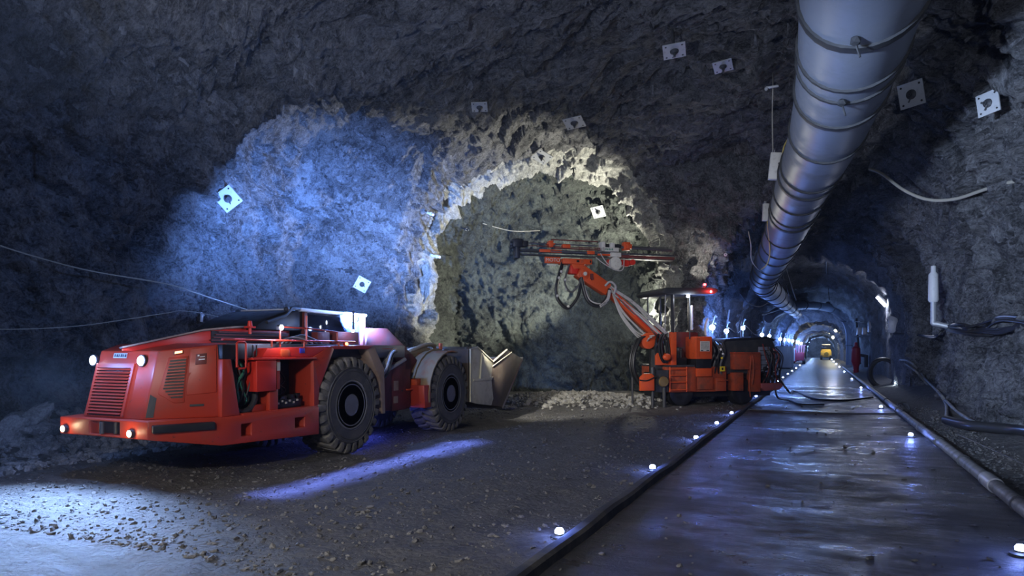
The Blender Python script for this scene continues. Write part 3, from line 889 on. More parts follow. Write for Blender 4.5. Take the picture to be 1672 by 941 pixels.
# wheels
def wheel(y, x_out, sgn=1):
    """x_out: outer face; sgn=+1 faces +X"""
    Rr, W = .865, .64
    ax = (sgn, 0, 0); c = V((x_out - sgn * W, y, Rr))
    mb = MB()
    prof = [(.001, .06), (.40, .06), (.46, .0), (.60, -.005), (.72, .02), (.80, .07), (.815, .16), (.815, W - .16), (.80, W - .07), (.72, W - .02), (.60, W + .005), (.57, W), (.46, W), (.45, W - .03), (.45, W - .26), (.001, W - .27)]
    mb.lathe(prof, c, ax, 64)
    for r0 in (.60, .66):
        mb.lathe([(r0, W - .01), (r0 + .012, W + .012), (r0 + .024, W - .01)], c, ax, 64)
    ty = mb.build('tyre', TYRE, LD, angle=50)
    mb = MB()
    n = 26
    for k in range(n):
        for side in (0, 1):
            q0 = 2 * math.pi * (k + .5 * side) / n
            hw = math.pi / n * .70
            h0, h1 = (W * .48, W - .035) if side == 0 else (.035, W * .52)
            dq = .10 if side == 0 else -.10
            def pt(r, q, h): return c + V((sgn * h, -math.cos(q) * r, math.sin(q) * r))
            rings = []
            for (h, dr, sq) in ((h0, 0, dq if side == 0 else 0), ((h0 + h1) / 2, 0, 0), (h1 if side == 0 else h0, -.0, 0)) if False else ((h0, .0, 0.12 if side == 0 else 0), ((h0 + h1) / 2, .0, .04), (h1, .0, 0 if side == 0 else .12)):
                rings.append([pt(.79, q0 + sq - hw, h), pt(Rr, q0 + sq - hw * .86, h), pt(Rr, q0 + sq + hw * .86, h), pt(.79, q0 + sq + hw, h)])
            if side == 0: rings.append([pt(.68, q0 - hw * .9, W - .0), pt(.79, q0 - hw * .86, W + .0), pt(.79, q0 + hw * .86, W + .0), pt(.68, q0 + hw * .9, W - .0)])
            else: rings.insert(0, [pt(.68, q0 - hw * .9, .0), pt(.79, q0 - hw * .86, .0), pt(.79, q0 + hw * .86, .0), pt(.68, q0 + hw * .9, .0)])
            mb.loft(rings)
    mb.build('tread_lug', TREAD, ty, bevel=.012, angle=30)
    mb = MB()
    mb.lathe([(.001, W - .24), (.44, W - .24), (.455, W - .04), (.455, W - .005), (.43, W + .005), (.40, W - .02), (.385, W - .02), (.38, W - .005), (.365, W - .005), (.355, W - .012), (.30, W - .030), (.285, W - .055), (.25, W - .06), (.001, W - .07)], c, ax, 48)
    mb.build('rim', RIM, ty, angle=30)
    mb = MB(); mb.lathe([(.245, W - .14), (.245, W - .035), (.235, W - .024), (.20, W - .02), (.195, W - .010), (.001, W - .006)], c, ax, 40)
    for k in range(20):
        q = 2 * math.pi * k / 20
        mb.cyl(c + V((sgn * (W - .035), math.cos(q) * .222, math.sin(q) * .222)), c + V((sgn * (W - .012), math.cos(q) * .222, math.sin(q) * .222)), .012, seg=6)
    mb.build('hub', RIM, ty, angle=30)


for y in (9.80, 13.38):
    wheel(y, -7.67, 1); wheel(y, -10.19, -1)
mb = MB(); mb.cyl((-9.9, 9.8, .86), (-8.0, 9.8, .86), .16); mb.cyl((-9.9, 13.38, .86), (-8.0, 13.38, .86), .16); mb.build('axle', BLK, LD)
# front fender: curved plate round the rear half of the front tyre
c = V((0, 13.38, .865)); mb = MB()


def fpt(r, q, x): return V((x, c.y - math.cos(q) * r, c.z + math.sin(q) * r))


qs = [math.radians(q) for q in (-8, 5, 20, 35, 50, 65, 80, 95, 106)]
mb.loft([[fpt(.95, q, -8.34), fpt(.985, q, -8.34), fpt(.985, q, -7.66), fpt(.95, q, -7.66)] for q in qs])
fn_ = mb.build('front_fender', FEND, LD, bevel=.006)
mb = MB()
mb.loft([[fpt(.985, q, -8.10), fpt(1.03, q, -8.10), fpt(1.03, q, -8.07), fpt(.985, q, -8.07)] for q in qs[1:]])
mb.build('fender_rib', FEND, fn_)
mb = MB(); mb.prism([(12.26, .62), (12.50, .62), (12.50, 1.1), (12.22, 1.1)], 'X', -8.36, -7.68); mb.build('fender_base', RED, fn_, bevel=.01)
mb = MB(); mb.prism([(12.28, 1.06), (12.44, 1.06), (12.44, 1.24), (12.28, 1.22)], 'X', -8.2, -7.9); mb.box((-8.42, 12.02, 1.0), (-7.95, 12.4, 1.03)); mb.build('fender_bracket', ORG, fn_, bevel=.01)
# bucket
side = [(14.15, .62), (14.15, 1.88), (14.52, 1.94), (15.38, 1.56), (15.30, 1.15), (15.42, .62), (15.3, .45), (14.5, .55)]
wing = [(15.38, 1.56), (16.20, 1.88), (17.22, 1.62), (15.92, .36), (15.3, .45), (15.42, .62), (15.30, 1.15)]
mb = MB(); shell_ = [(14.52, 1.94), (14.15, 1.88), (14.15, .62), (14.5, .55), (15.3, .45), (15.92, .36), (17.22, 1.62)]
off = [(14.52, 1.89), (14.2, 1.83), (14.2, .66), (14.5, .60), (15.3, .5), (15.9, .42), (17.17, 1.64)]
for a_, b_, c_, d_ in zip(shell_, shell_[1:], off[1:], off): mb.prism([a_, b_, c_, d_], 'X', -10.35, -7.62)
bk = mb.build('bucket', BUCKD, LD)
for x in (-7.66, -10.37):
    mb = MB().prism(side, 'X', x, x + .05); sp = mb.build('bucket_side', BUCK, bk, bevel=.012)
    mb = MB().prism(wing, 'X', x - .005, x + .055); tag(mb.build('side_wear_plate', BUCKD, bk, bevel=.012), 'dark worn steel plate')
    if x > -9:
        mb = MB(); mb.prism([(14.62, 1.15), (14.72, 1.78), (14.78, 1.78), (14.70, 1.15)], 'X', x + .05, x + .09); mb.prism([(14.3, 1.1), (15.28, 1.1), (15.36, 1.18), (14.3, 1.16)], 'X', x + .05, x + .075); mb.build('side_rib', BUCK, sp, bevel=.008)
        mb = MB(); mb.tube([(x + .06, 14.15, .62), (x + .06, 14.15, 1.88), (x + .06, 14.52, 1.93), (x + .06, 15.37, 1.56), (x + .06, 16.2, 1.87)], .022, 6); mb.tube([(x + .06, 15.36, 1.45), (x + .06, 16.5, 1.80)], .012, 6); mb.build('edge_bead', BUCK, sp)
mb = MB(); mb.prism([(15.92, .36), (17.22, 1.62), (17.32, 1.66), (17.30, 1.58), (16.0, .31)], 'X', -10.36, -7.62); mb.build('cutting_edge', STEEL, bk)
mb = MB(); mb.box((-9.6, 13.5, .7), (-8.3, 14.2, 1.5)); mb.build('bucket_hinge', BUCK, LD, bevel=.02)

# ------------------------------------------------------------------ drill rig
P1, P2 = atd(1045, 573, 21.3), atd(1275, 573, 22.7)
ru = (P2 - P1); ru.z = 0; ru.normalize()
rn = V((-ru.y, ru.x, 0))
RM = Matrix(((ru.x, rn.x, 0, P1.x), (ru.y, rn.y, 0, P1.y), (0, 0, 1, 0.02), (0, 0, 0, 1)))
DR = empty('drill_rig', RM, 'orange drill rig with raised boom and canopy beside the bright cross-cut', 'drilling rig')


def rp(o): return o


def RB(mb, name, m, parent=None, **k):
    p = parent or DR
    inv = INV[p.name]; INV[p.name] = None
    k.setdefault('angle', 35)
    o = mb.build(name, m, p, **k)
    INV[p.name] = inv; INV[o.name] = inv
    return o


# carrier
mb = MB(); mb.box((.95, .05, .48), (3.15, 1.8, 1.30)); mb.box((1.64, -.0, .50), (2.0, .06, 1.26)); ch = RB(mb, 'chassis', ORGD, bevel=.02)
mb = MB(); mb.box((2.05, -.01, .56), (2.62, .06, .96)); RB(mb, 'tank_panel', ORGD, ch, bevel=.012)
mb = MB(); mb.box((2.72, -.02, .5), (3.1, .05, .92)); mb.tube([(2.75, -.05, .82), (3.15, -.05, .86)], .02, 6); RB(mb, 'service_panel', ORGD, ch, bevel=.01)
# ladder
lad = None
mb = MB()
for s_ in (1.02, 1.62): mb.tube([(s_, -.06, .50), (s_, -.06, 1.30)], .022, 8)
lad = RB(mb, 'ladder', ORG)
for z in (.55, .80, 1.02, 1.22):
    mb = MB().box((1.02, -.10, z), (1.62, -.02, z + .03)); RB(mb, 'rung', ORG, lad)
# operator station
mb = MB(); mb.box((.95, .0, 1.30), (1.95, 1.8, 1.36)); RB(mb, 'platform', DGR)
mb = MB(); mb.box((1.10, .0, 1.36), (1.29, .16, 2.42)); mb.box((.62, .1, 1.36), (1.1, .2, 1.75)); RB(mb, 'corner_post', ORG, bevel=.01)
mb = MB(); mb.box((1.55, .9, 1.36), (2.6, 1.0, 2.45)); RB(mb, 'rear_panel', DRED, bevel=.01)
mb = MB(); mb.box((1.32, .6, 1.36), (1.42, .68, 2.42)); mb.box((1.42, .55, 1.95), (1.52, .60, 2.42)); tag(RB(mb, 'grey_panel', GALV), 'pale grey strip')
mb = MB(); mb.sphere((1.62, .5, 1.66), .24, 2, (1, .8, 1.25)); mb.box((1.42, .3, 1.36), (1.84, .75, 1.60)); st = RB(mb, 'seat', BLK, bevel=.02)
mb = MB(); mb.cyl((1.56, .2, 1.60), (1.56, .2, 1.84), .02); mb.sphere((1.56, .2, 1.86), .04); mb.tube([(1.48, .18, 1.92), (1.66, .18, 1.92)], .014, 6); RB(mb, 'joystick', DGR)
# control cabinet
mb = MB(); mb.box((1.95, -.06, 1.55), (2.55, .6, 2.28)); cb = RB(mb, 'control_cabinet', ORG, bevel=.02)
mb = MB(); mb.box((1.97, -.075, 1.62), (2.07, -.05, 2.24)); RB(mb, 'cabinet_edge', ORG, cb)
mb = MB(); mb.box((2.10, -.085, 1.80), (2.44, -.065, 2.13)); sg = RB(mb, 'notice_plate', CREAM, cb)
mb = MB()
r_ = random.Random(3)
for k in range(7):
    z = 2.10 - k * .036; x = 2.13
    while x < 2.40:
        w_ = r_.uniform(.015, .05); mb.box((x, -.089, z - .012), (min(x + w_, 2.41), -.084, z)); x += w_ + .014
mb.box((2.12, -.089, 1.815), (2.2, -.084, 1.845)); mb.box((2.32, -.089, 1.815), (2.42, -.084, 1.845))
RB(mb, 'notice_text', DGR, sg)
mb = MB(); mb.box((1.99, -.03, 1.25), (2.53, .6, 1.55)); tag(RB(mb, 'dark_panel', BLK, bevel=.01), 'black panel below the cabinet')
mb = MB(); mb.box((1.99, -.06, .98), (2.54, .5, 1.25)); RB(mb, 'lower_box', ORG, bevel=.015)
# canopy
mb = MB(); mb.prism([(.72, 3.72), (.86, 3.83), (2.5, 3.88), (2.72, 3.84), (2.76, 3.76), (2.6, 3.66), (.9, 3.62), (.76, 3.66)], 'Y', -.1, 1.8); can = RB(mb, 'canopy', DGR, bevel=.03)
mb = MB(); mb.tube([(1.17, .05, 2.4), (1.17, .05, 3.66)], .055, 10); RB(mb, 'canopy_post', BLK)
for s_, w_, r0, m_ in ((.92, .1, .018, WHOSE), (1.32, .3, .028, DGR), (1.34, 1.2, .04, BLK), (1.82, .1, .02, DGR), (2.5, 1.3, .04, BLK), (.98, 1.4, .03, DGR)):
    mb = MB().tube([(s_, w_, 2.2), (s_ + (.03 if m_ is WHOSE else 0), w_, 3.68)], r0, 8); RB(mb, 'canopy_post', m_)
mb = MB(); mb.cyl((1.93, .2, 2.5), (1.93, .2, 3.3), .055, seg=14); tag(RB(mb, 'filter_tube', WHITE), 'white upright tube')
mb = MB(); mb.box((1.62, -.02, 3.55), (1.76, .08, 3.64)); cl = RB(mb, 'canopy_lamp', DGR, can)
mb = MB(); mb.sphere((1.69, -.03, 3.58), .045); tag(RB(mb, 'lens', E_COLD, cl), 'lit white lens')
mb = MB(); mb.cyl((2.37, .1, 3.86), (2.37, .1, 3.94), .03); bc = RB(mb, 'beacon', DGR, can)
mb = MB(); mb.sphere((2.37, .1, 3.98), .05); tag(RB(mb, 'lens', E_RED, bc), 'lit red lens')
mb = MB(); mb.cyl((2.48, -.04, 3.74), (2.48, .06, 3.74), .07); bc = RB(mb, 'tail_lamp', DGR, can)
mb = MB(); mb.sphere((2.48, -.06, 3.74), .065); tag(RB(mb, 'lens', E_RED, bc), 'lit red lens')
# hoses between cabinet and engine
r_ = random.Random(21)
for k in range(10):
    x = 2.62 + .045 * k
    mb = MB().tube([(x, r_.uniform(0, .3), 2.15 - r_.random() * .2), (x + r_.uniform(-.05, .08), -.02 - r_.random() * .08, 1.8), (x + r_.uniform(-.08, .1), r_.uniform(-.08, .1), 1.4), (x + .1 * r_.uniform(-1, 1), .1, 1.0)], r_.uniform(.02, .034), 6, 5)
    RB(mb, 'hydraulic_hose', CABLE if k in (3, 7) else HOSE)
for x, z in ((2.84, 1.86), (2.92, 1.72), (2.88, 1.58)):
    mb = MB().sphere((x, -.1, z), .045, 1); tag(RB(mb, 'hose_fitting', YEL if z < 1.6 else WHITE), None)
mb = MB().box((2.80, -.12, 1.15), (2.98, -.10, 1.31)); yl = RB(mb, 'warning_label', YEL)
mb = MB().box((2.86, -.124, 1.19), (2.92, -.119, 1.27)); RB(mb, 'label_symbol', BLK, yl)
mb = MB(); mb.box((2.58, .2, .6), (3.12, 1.6, 2.1)); RB(mb, 'joint_frame', BLK)
# engine module
mb = MB(); mb.prism([(3.0, 1.05), (3.0, 2.05), (3.15, 2.17), (4.75, 2.24), (5.0, 2.16), (5.12, 1.9), (5.12, 1.05)], 'Y', .15, 1.9); RB(mb, 'engine_cover', DGR, bevel=.03)
mb = MB(); mb.prism([(3.05, 2.10), (3.15, 2.22), (4.75, 2.30), (5.05, 2.2), (5.02, 2.14), (4.7, 2.22), (3.2, 2.14)], 'Y', .08, 1.9); RB(mb, 'engine_hood', BLK, bevel=.02)
mb = MB(); mb.box((3.36, -.1, 1.2), (4.30, .4, 1.72)); mb.box((3.34, -.12, 1.72), (4.33, .42, 1.77)); ft = RB(mb, 'fuel_tank', ORGD, bevel=.015)
mb = MB(); mb.box((3.36, -.06, .5), (3.72, .4, 1.1)); mb.box((4.02, -.08, .46), (4.36, .4, 1.72)); RB(mb, 'step_post', ORGD, bevel=.01)
mb = MB(); mb.tube([(3.97, -.12, 1.66), (3.9, -.16, 1.2), (3.88, -.14, .8), (3.95, -.1, .3)], .02, 6, 4); mb.tube([(4.02, -.12, 1.66), (4.05, -.14, 1.2), (4.0, -.13, .7)], .028, 6, 4); RB(mb, 'hanging_cable', ORGD)
mb = MB(); mb.box((3.7, .2, .3), (4.05, .6, 1.2)); RB(mb, 'dark_frame', BLK)
mb = MB(); mb.box((4.42, .05, 1.1), (4.82, .16, 1.95))
ra = RB(mb, 'cooler', mat('cooler_fins', (.22, .25, .32), .5, .3), bevel=.008)
mb = MB()
for k in range(5): mb.box((4.42, .03, 1.18 + k * .16), (4.82, .06, 1.20 + k * .16))
RB(mb, 'cooler_bar', DGR, ra)
r_ = random.Random(31)
for k in range(12):
    x = 4.62 + .05 * k
    mb = MB().tube([(x - .05, .1, 2.05 - r_.random() * .25), (x + r_.uniform(-.1, .15), -.03 - r_.random() * .1, 1.65), (x + r_.uniform(-.12, .12), r_.uniform(-.12, .05), 1.2), (x + .1 * r_.uniform(-1, 1), .05, .74)], r_.uniform(.018, .034), 6, 5)
    RB(mb, 'hydraulic_hose', HOSE if k % 4 else DRED)
mb = MB()
for k in range(26):
    x, z = r_.uniform(4.45, 5.1), r_.uniform(.78, 1.3); mb.box((x, -.04, z), (x + r_.uniform(.03, .1), .1, z + r_.uniform(.03, .1)))
RB(mb, 'engine_block', BLK, bevel=.004)
mb = MB()
for k in range(9):
    x, z = r_.uniform(4.5, 5.15), r_.uniform(.9, 1.9); mb.sphere((x, -.1, z), .018, 1)
RB(mb, 'fitting', WHITE)
mb = MB(); mb.prism([(4.36, .58), (4.36, .74), (5.12, .74), (5.2, .66), (5.05, .52), (4.5, .48)], 'Y', -.14, 1.8); tag(RB(mb, 'rear_bumper', mat('rear_bumper_pink', (.30, .08, .08), .5, dirt=.3), bevel=.02), 'dusty pink-red bumper')
# wheels under the carrier
for s_ in (1.55, 3.85):
    for w_ in (.12, 1.25):
        mb = MB(); c = V((s_, w_, .46)); mb.lathe([(.2, .02), (.30, 0), (.42, .03), (.46, .1), (.46, .35), (.42, .42), (.3, .45), (.2, .42)], c, (0, 1, 0), 28); t_ = RB(mb, 'tyre', BLK)
        mb = MB(); mb.lathe([(.2, .04), (.1, .1), (.001, .1)], c, (0, 1, 0), 20); RB(mb, 'rim', DGR, t_)
mb = MB(); mb.box((.9, .3, .3), (5.0, 1.5, 1.1)); RB(mb, 'axle_frame', BLK)
# front jacks
mb = MB(); mb.prism([(-.06, .56), (-.06, .98), (.08, 1.1), (.32, 1.1), (.42, 1.02), (.42, .56)], 'Y', -.16, -.05); jk = RB(mb, 'jack_plate', ORG, bevel=.012)
mb = MB(); mb.tube([(-.1, -.18, .90), (.15, -.18, .88), (.46, -.17, 1.0)], .022, 6, 4); RB(mb, 'jack_hose', HOSE, jk)
mb = MB(); mb.cyl((.44, .0, 0), (.44, .0, .6), .05); mb.cyl((.44, .0, .55), (.44, .0, 1.3), .075); mb.cyl((.44, .0, 0), (.44, .0, .04), .12); RB(mb, 'support_jack', DGR)
mb = MB(); mb.cyl((.82, -.05, .0), (.82, -.05, .9), .06); mb.lathe([(.10, 0), (.17, .01), (.17, .05), (.10, .06)], (.75, -.12, .82), (0, 1, 0), 20); mb.box((.55, .0, .5), (1.0, .3, 1.2)); RB(mb, 'jack_frame', DGR)
mb = MB(); mb.lathe([(.04, .0), (.15, .01), (.17, .06), (.08, .07)], (.74, -.22, .84), (0, 1, 0), 20); RB(mb, 'hose_coupling', mat('brass', (.3, .2, .08), .5, .5), bevel=0)
mb = MB(); mb.tube([(-.12, .3, .1), (-.12, .3, 2.0)], .035, 8); RB(mb, 'upright_bar', DGR)
# hose column at the front
r_ = random.Random(41)
for k in range(7):
    o_ = V((r_.uniform(-.05, .05), r_.uniform(0, .3), 0))
    mb = MB().tube([V((.35, .1, 2.28)) + o_, V((.08, .0, 2.2)) + o_, V((-.16, -.05, 1.75)) + o_, V((-.2, -.05, 1.3)) + o_, V((-.05, 0, .95)) + o_, V((.2, .1, .7)) + o_], .035, 7, 5)
    RB(mb, 'hydraulic_hose', HOSE)
for k in range(6):
    o_ = V((r_.uniform(-.08, .08), r_.uniform(0, .3), 0))
    mb = MB().tube([V((.85, .0, 2.35)) + o_, V((.68, -.12, 2.1)) + o_, V((.72, -.1, 1.7)) + o_, V((.9, -.05, 1.45)) + o_, V((1.02, 0, 1.8)) + o_, V((1.0, .1, 2.25)) + o_], .035, 7, 5)
    RB(mb, 'hydraulic_hose', HOSE)
mb = MB(); mb.sphere((.86, -.16, 1.62), .13, 2, (1.2, .7, .9)); tag(RB(mb, 'boom_pivot', ORG), None)
mb = MB(); mb.lathe([(.18, -.15), (.24, -.13), (.24, .13), (.18, .15)], (.36, .25, 2.12), (0, 1, 0), 20); mb.tube([(.15, .2, 2.1), (.25, .15, 2.32), (.5, .15, 2.34), (.65, .2, 2.2)], .05, 8, 4); RB(mb, 'swing_motor', ORG)
mb = MB(); mb.box((.66, .3, 1.1), (1.0, .7, 2.1)); RB(mb, 'boom_base', DGR, bevel=.03)
# boom
bA, bB = V((.95, .5, 2.22)), V((-1.02, .35, 3.78))
bd = (bB - bA).normalized(); bn = V((-bd.z, 0, bd.x)); bn = bn if bn.z > 0 else -bn


def beam(mb, a, b, h0, h1, w, lift=0.0):
    d = (b - a).normalized(); n_ = V((-d.z, 0, d.x)); n_ = n_ if n_.z > 0 else -n_
    y_ = V((0, 1, 0))
    mb.loft([[p + n_ * (-h + lift) - y_ * w, p + n_ * (h + lift) - y_ * w, p + n_ * (h + lift) + y_ * w, p + n_ * (-h + lift) + y_ * w] for p, h in ((a, h0), (b, h1))])


mb = MB(); beam(mb, bA, bB, .15, .12, .12); bm_ = RB(mb, 'boom', ORG, bevel=.015)
mb = MB(); beam(mb, bA + bd * .2, bA + bd * 1.9, .055, .055, .145, .02); tag(RB(mb, 'boom_tube', WHITE, bm_), 'pale telescopic tube')
r_ = random.Random(51)
for k in range(9):
    o1, o2 = r_.uniform(-.26, .26), r_.uniform(-.12, .16)
    if k < 3: o1 = .2 + .03 * k
    if k >= 7: o1 = -.3 - .04 * (k - 7)
    pts = [bA + bn * o1 * .9 + V((0, -.19, 0)), bA.lerp(bB, .35) + bn * (o1 + r_.uniform(-.05, .05)) + V((0, -.2, 0)), bA.lerp(bB, .7) + bn * (o1 * .8 + r_.uniform(-.05, .05)) + V((0, -.2, 0)), bB + bn * o2 + V((0, -.16, 0))]
    mb = MB().tube(pts, .024, 6, 6); RB(mb, 'boom_hose', WHOSE if k not in (5, 6) else RED2 if k == 5 else CABLE, bm_)
for k in range(3):
    mb = MB().tube([bB + bd * -.2 + V((0, -.2, -.05)), bA.lerp(bB, .75) + V((-.05, -.2, -.35 - .05 * k)), bA.lerp(bB, .4) + V((-.25, -.2, -.35 - .06 * k)), bA.lerp(bB, .15) + V((-.35, -.2, -.15 - .1 * k)), V((.45 - .1 * k, -.1, 2.3 - .05 * k))], .024, 6, 6); RB(mb, 'boom_hose', WHOSE, bm_)
# boom head
hA, hB = V((-1.0, .3, 3.74)), V((-2.0, .25, 4.32))
mb = MB(); beam(mb, hA, hB, .20, .22, .17); hd_ = RB(mb, 'boom_head', ORG, bevel=.04)
mb = MB(); mb.cyl((-1.86, .06, 4.2), (-1.86, .45, 4.2), .17, seg=24); mb.cyl((-1.86, .0, 4.2), (-1.86, .06, 4.2), .1, seg=20); RB(mb, 'head_joint', ORG, hd_, bevel=.01)
mb = MB(); mb.cyl((-1.86, -.03, 4.2), (-1.86, .02, 4.2), .06, seg=20); tag(RB(mb, 'pin_cap', CREAM, hd_), 'cream pin cap')
mb = MB(); beam(mb, V((-1.62, .1, 4.20)), V((-1.58, .1, 4.02)), .04, .04, .05); mb.box((-1.66, .07, 4.05), (-1.56, .1, 4.22)); RB(mb, 'head_valve', DRED, hd_)
mb = MB(); mb.sphere((-2.13, .25, 4.38), .17, 2); mb.box((-2.3, .1, 4.2), (-2.05, .4, 4.45)); RB(mb, 'tilt_joint', RED2, bevel=.03)
mb = MB(); mb.box((-2.56, .05, 4.50), (-1.60, .5, 4.66)); mb.prism([(-2.28, 4.50), (-1.82, 4.50), (-1.95, 4.36), (-2.2, 4.36)], 'Y', .08, .45); mt_ = RB(mb, 'feed_mount', ORG, bevel=.012)
mb = MB(); mb.box((-2.12, .03, 4.55), (-2.04, .06, 4.62)); mb.box((-1.68, .03, 4.55), (-1.64, .06, 4.62)); RB(mb, 'mount_bolt', BLK, mt_)
# feed
mb = MB()
mb.box((-3.9, .2, 4.74), (1.3, .4, 4.78)); mb.box((-3.95, .15, 4.86), (1.28, .3, 4.92))
mb.tube([(-3.95, .12, 4.82), (1.25, .12, 4.83)], .02, 6)
fd = RB(mb, 'feed_beam', DGR)
mb = MB(); mb.tube([(-2.95, .12, 4.87), (-.3, .12, 4.87)], .028, 8); mb.tube([(-.6, .16, 5.09), (1.2, .16, 5.06)], .042, 8); mb.tube([(-3.9, .16, 5.10), (-1.4, .16, 5.10)], .022, 8); mb.tube([(-.6, .2, 5.14), (1.1, .2, 5.14)], .016, 8); RB(mb, 'feed_rod', STEEL, fd)
mb = MB(); mb.tube([(-3.9, .14, 5.01), (-1.3, .14, 5.03)], .014, 6); mb.tube([(-2.9, .2, 5.24), (-1.35, .2, 5.24)], .02, 6); mb.box((-2.8, .1, 4.96), (-1.3, .2, 4.99)); mb.box((-.6, .1, 4.76), (1.28, .2, 4.84)); RB(mb, 'feed_rail', DRED, fd)
mb = MB()
mb.box((-4.14, .05, 4.95), (-3.85, .5, 5.2)); mb.box((-4.05, .1, 4.62), (-3.92, .45, 5.22)); mb.box((-3.85, .12, 4.98), (-3.65, .4, 5.16)); mb.cyl((-4.2, .25, 5.06), (-3.9, .25, 5.06), .08)
RB(mb, 'drill_guide', BLK, fd, bevel=.02)
for bxs in ([((-3.0, .08, 5.0), (-2.86, .3, 5.19)), ((-3.06, .1, 5.07), (-2.8, .28, 5.12))], [((-2.55, .1, 4.99), (-2.3, .26, 5.1))], [((-3.3, .1, 4.83), (-2.58, .2, 4.92))], [((-1.75, .08, 4.82), (-1.5, .3, 4.93))], [((-1.4, .1, 4.8), (-.9, .2, 4.88))], [((-.50, .1, 5.0), (-.28, .3, 5.26)), ((-.44, .02, 5.04), (-.26, .3, 5.18))]):
    mb = MB()
    for lo_, hi_ in bxs: mb.box(lo_, hi_)
    RB(mb, 'feed_carriage', ORG, fd, bevel=.012)
mb = MB(); mb.cyl((-.22, .05, 4.62), (-.22, .4, 4.62), .09, seg=20); mb.box((-1.0, .2, 4.5), (-.3, .35, 4.7)); RB(mb, 'feed_pulley', RED2, fd)
mb = MB(); mb.box((-1.30, .0, 4.92), (-.72, .3, 5.05)); mb.box((-1.30, .0, 4.92), (-1.18, .3, 5.22)); mb.box((-1.0, .02, 5.05), (-.85, .3, 5.2)); mb.box((-.98, .0, 4.76), (-.64, .3, 4.90)); rdl = RB(mb, 'rock_drill', CREAM, fd, bevel=.012)
mb = MB(); mb.box((-1.19, .1, 5.05), (-.6, .3, 5.17)); RB(mb, 'drill_body', BLK, rdl)
mb = MB()
for k in range(5): mb.box((-1.18 + .055 * k, -.006, 4.955), (-1.145 + .055 * k, .0, 5.02 - .01 * (k % 2)))
RB(mb, 'plate_marks', mat('green_ink', (.10, .22, .15), .6), rdl)
mb = MB(); mb.lathe([(.15, .0), (.2, .01), (.2, .1), (.15, .11), (.13, .02), (.001, .02)], (-.84, -.02, 4.56), (0, 1, 0), 28)
for dx, dz in ((-.05, .06), (.05, .05), (0, -.07)): mb.cyl((-.84 + dx, -.05, 4.56 + dz), (-.84 + dx, .0, 4.56 + dz), .03)
RB(mb, 'hose_drum', CREAM, rdl)
for pts in ([(-1.35, .0, 4.85), (-1.2, -.05, 4.6), (-1.0, -.05, 4.42), (-.75, -.05, 4.32), (-.6, -.05, 4.4), (-.55, 0, 4.7)], [(-1.05, -.03, 4.66), (-1.0, -.03, 4.42), (-.8, -.03, 4.34), (-.62, -.03, 4.5)], [(-1.5, .0, 4.72), (-1.3, -.05, 4.55), (-1.02, -.04, 4.4)]):
    mb = MB().tube(pts, .016, 6, 5); RB(mb, 'drill_hose', WHOSE, rdl)
# label under the feed, lettered
mb = MB(); mb.box((-3.12, .12, 4.50), (-2.62, .2, 4.70)); lb = RB(mb, 'feed_label', ORG, bevel=.01)
inv = INV[lb.name]; INV[lb.name] = None
text_mesh('MOTO', .155, Matrix.Translation((-2.87, .11, 4.60)) @ Euler((math.pi / 2, 0, 0)).to_matrix().to_4x4(), 'label_text', CREAM, lb)
mb = MB(); mb.tube([(-3.05, .15, 4.47), (-2.75, .15, 4.45)], .022, 6); RB(mb, 'label_rod', CREAM)
# hanging hose loops
for k, (pts, r0, m_) in enumerate((
    ([(-2.52, .2, 4.55), (-2.66, .1, 4.2), (-2.78, .05, 3.8), (-2.76, .05, 3.45), (-2.55, .05, 3.18), (-2.35, .05, 3.15), (-2.1, .05, 3.45), (-1.98, .1, 3.8), (-1.95, .2, 4.1)], .05, HOSE),
    ([(-2.48, .25, 4.55), (-2.6, .15, 4.2), (-2.72, .1, 3.8), (-2.70, .1, 3.45), (-2.5, .1, 3.22), (-2.3, .1, 3.2), (-2.05, .1, 3.5)], .03, CABLE),
    ([(-2.3, .2, 4.5), (-2.45, .1, 4.15), (-2.5, .05, 3.9), (-2.4, .05, 3.68), (-2.25, .05, 3.64), (-2.05, .05, 3.85), (-1.95, .1, 4.1)], .03, CABLE),
    ([(-1.95, .1, 4.1), (-1.9, .05, 3.75), (-1.78, .03, 3.4), (-1.55, .02, 3.22), (-1.3, .02, 3.26), (-1.1, .03, 3.5), (-1.0, .1, 3.75)], .055, HOSE),
    ([(-1.9, .1, 4.1), (-1.85, .04, 3.75), (-1.72, .01, 3.42), (-1.52, .0, 3.30), (-1.35, .0, 3.28)], .022, WHOSE),
    ([(-1.38, -.04, 3.20), (-1.22, -.04, 3.30), (-1.10, -.03, 3.46), (-1.02, .05, 3.70)], .05, WHOSE),
    ([(-1.15, .1, 3.85), (-1.0, .05, 3.98), (-.82, .05, 3.85), (-.85, .1, 3.6)], .035, WHOSE))):
    mb = MB().tube(pts, r0, 8, 6); ho = RB(mb, 'boom_hose', m_)
    if k == 5:
        inv = INV[ho.name]; INV[ho.name] = None
        text_mesh('TORO', .10, Matrix.Translation((-1.25, -.096, 3.28)) @ Euler((math.pi / 2, math.radians(-38), 0)).to_matrix().to_4x4(), 'hose_lettering', DGR, ho)
for p in ((-2.70, .02, 4.05), (-2.62, .05, 4.25), (-2.5, .02, 4.0), (-2.76, 0, 3.5), (-2.4, .03, 3.18), (-2.45, .08, 3.72)):
    mb = MB().sphere(p, .05, 1); RB(mb, 'hose_clamp', CREAM)

# ------------------------------------------------------------------ ventilation ducts
def tube_frame(p0, p1):
    t = (V(p1) - V(p0)).normalized(); return t


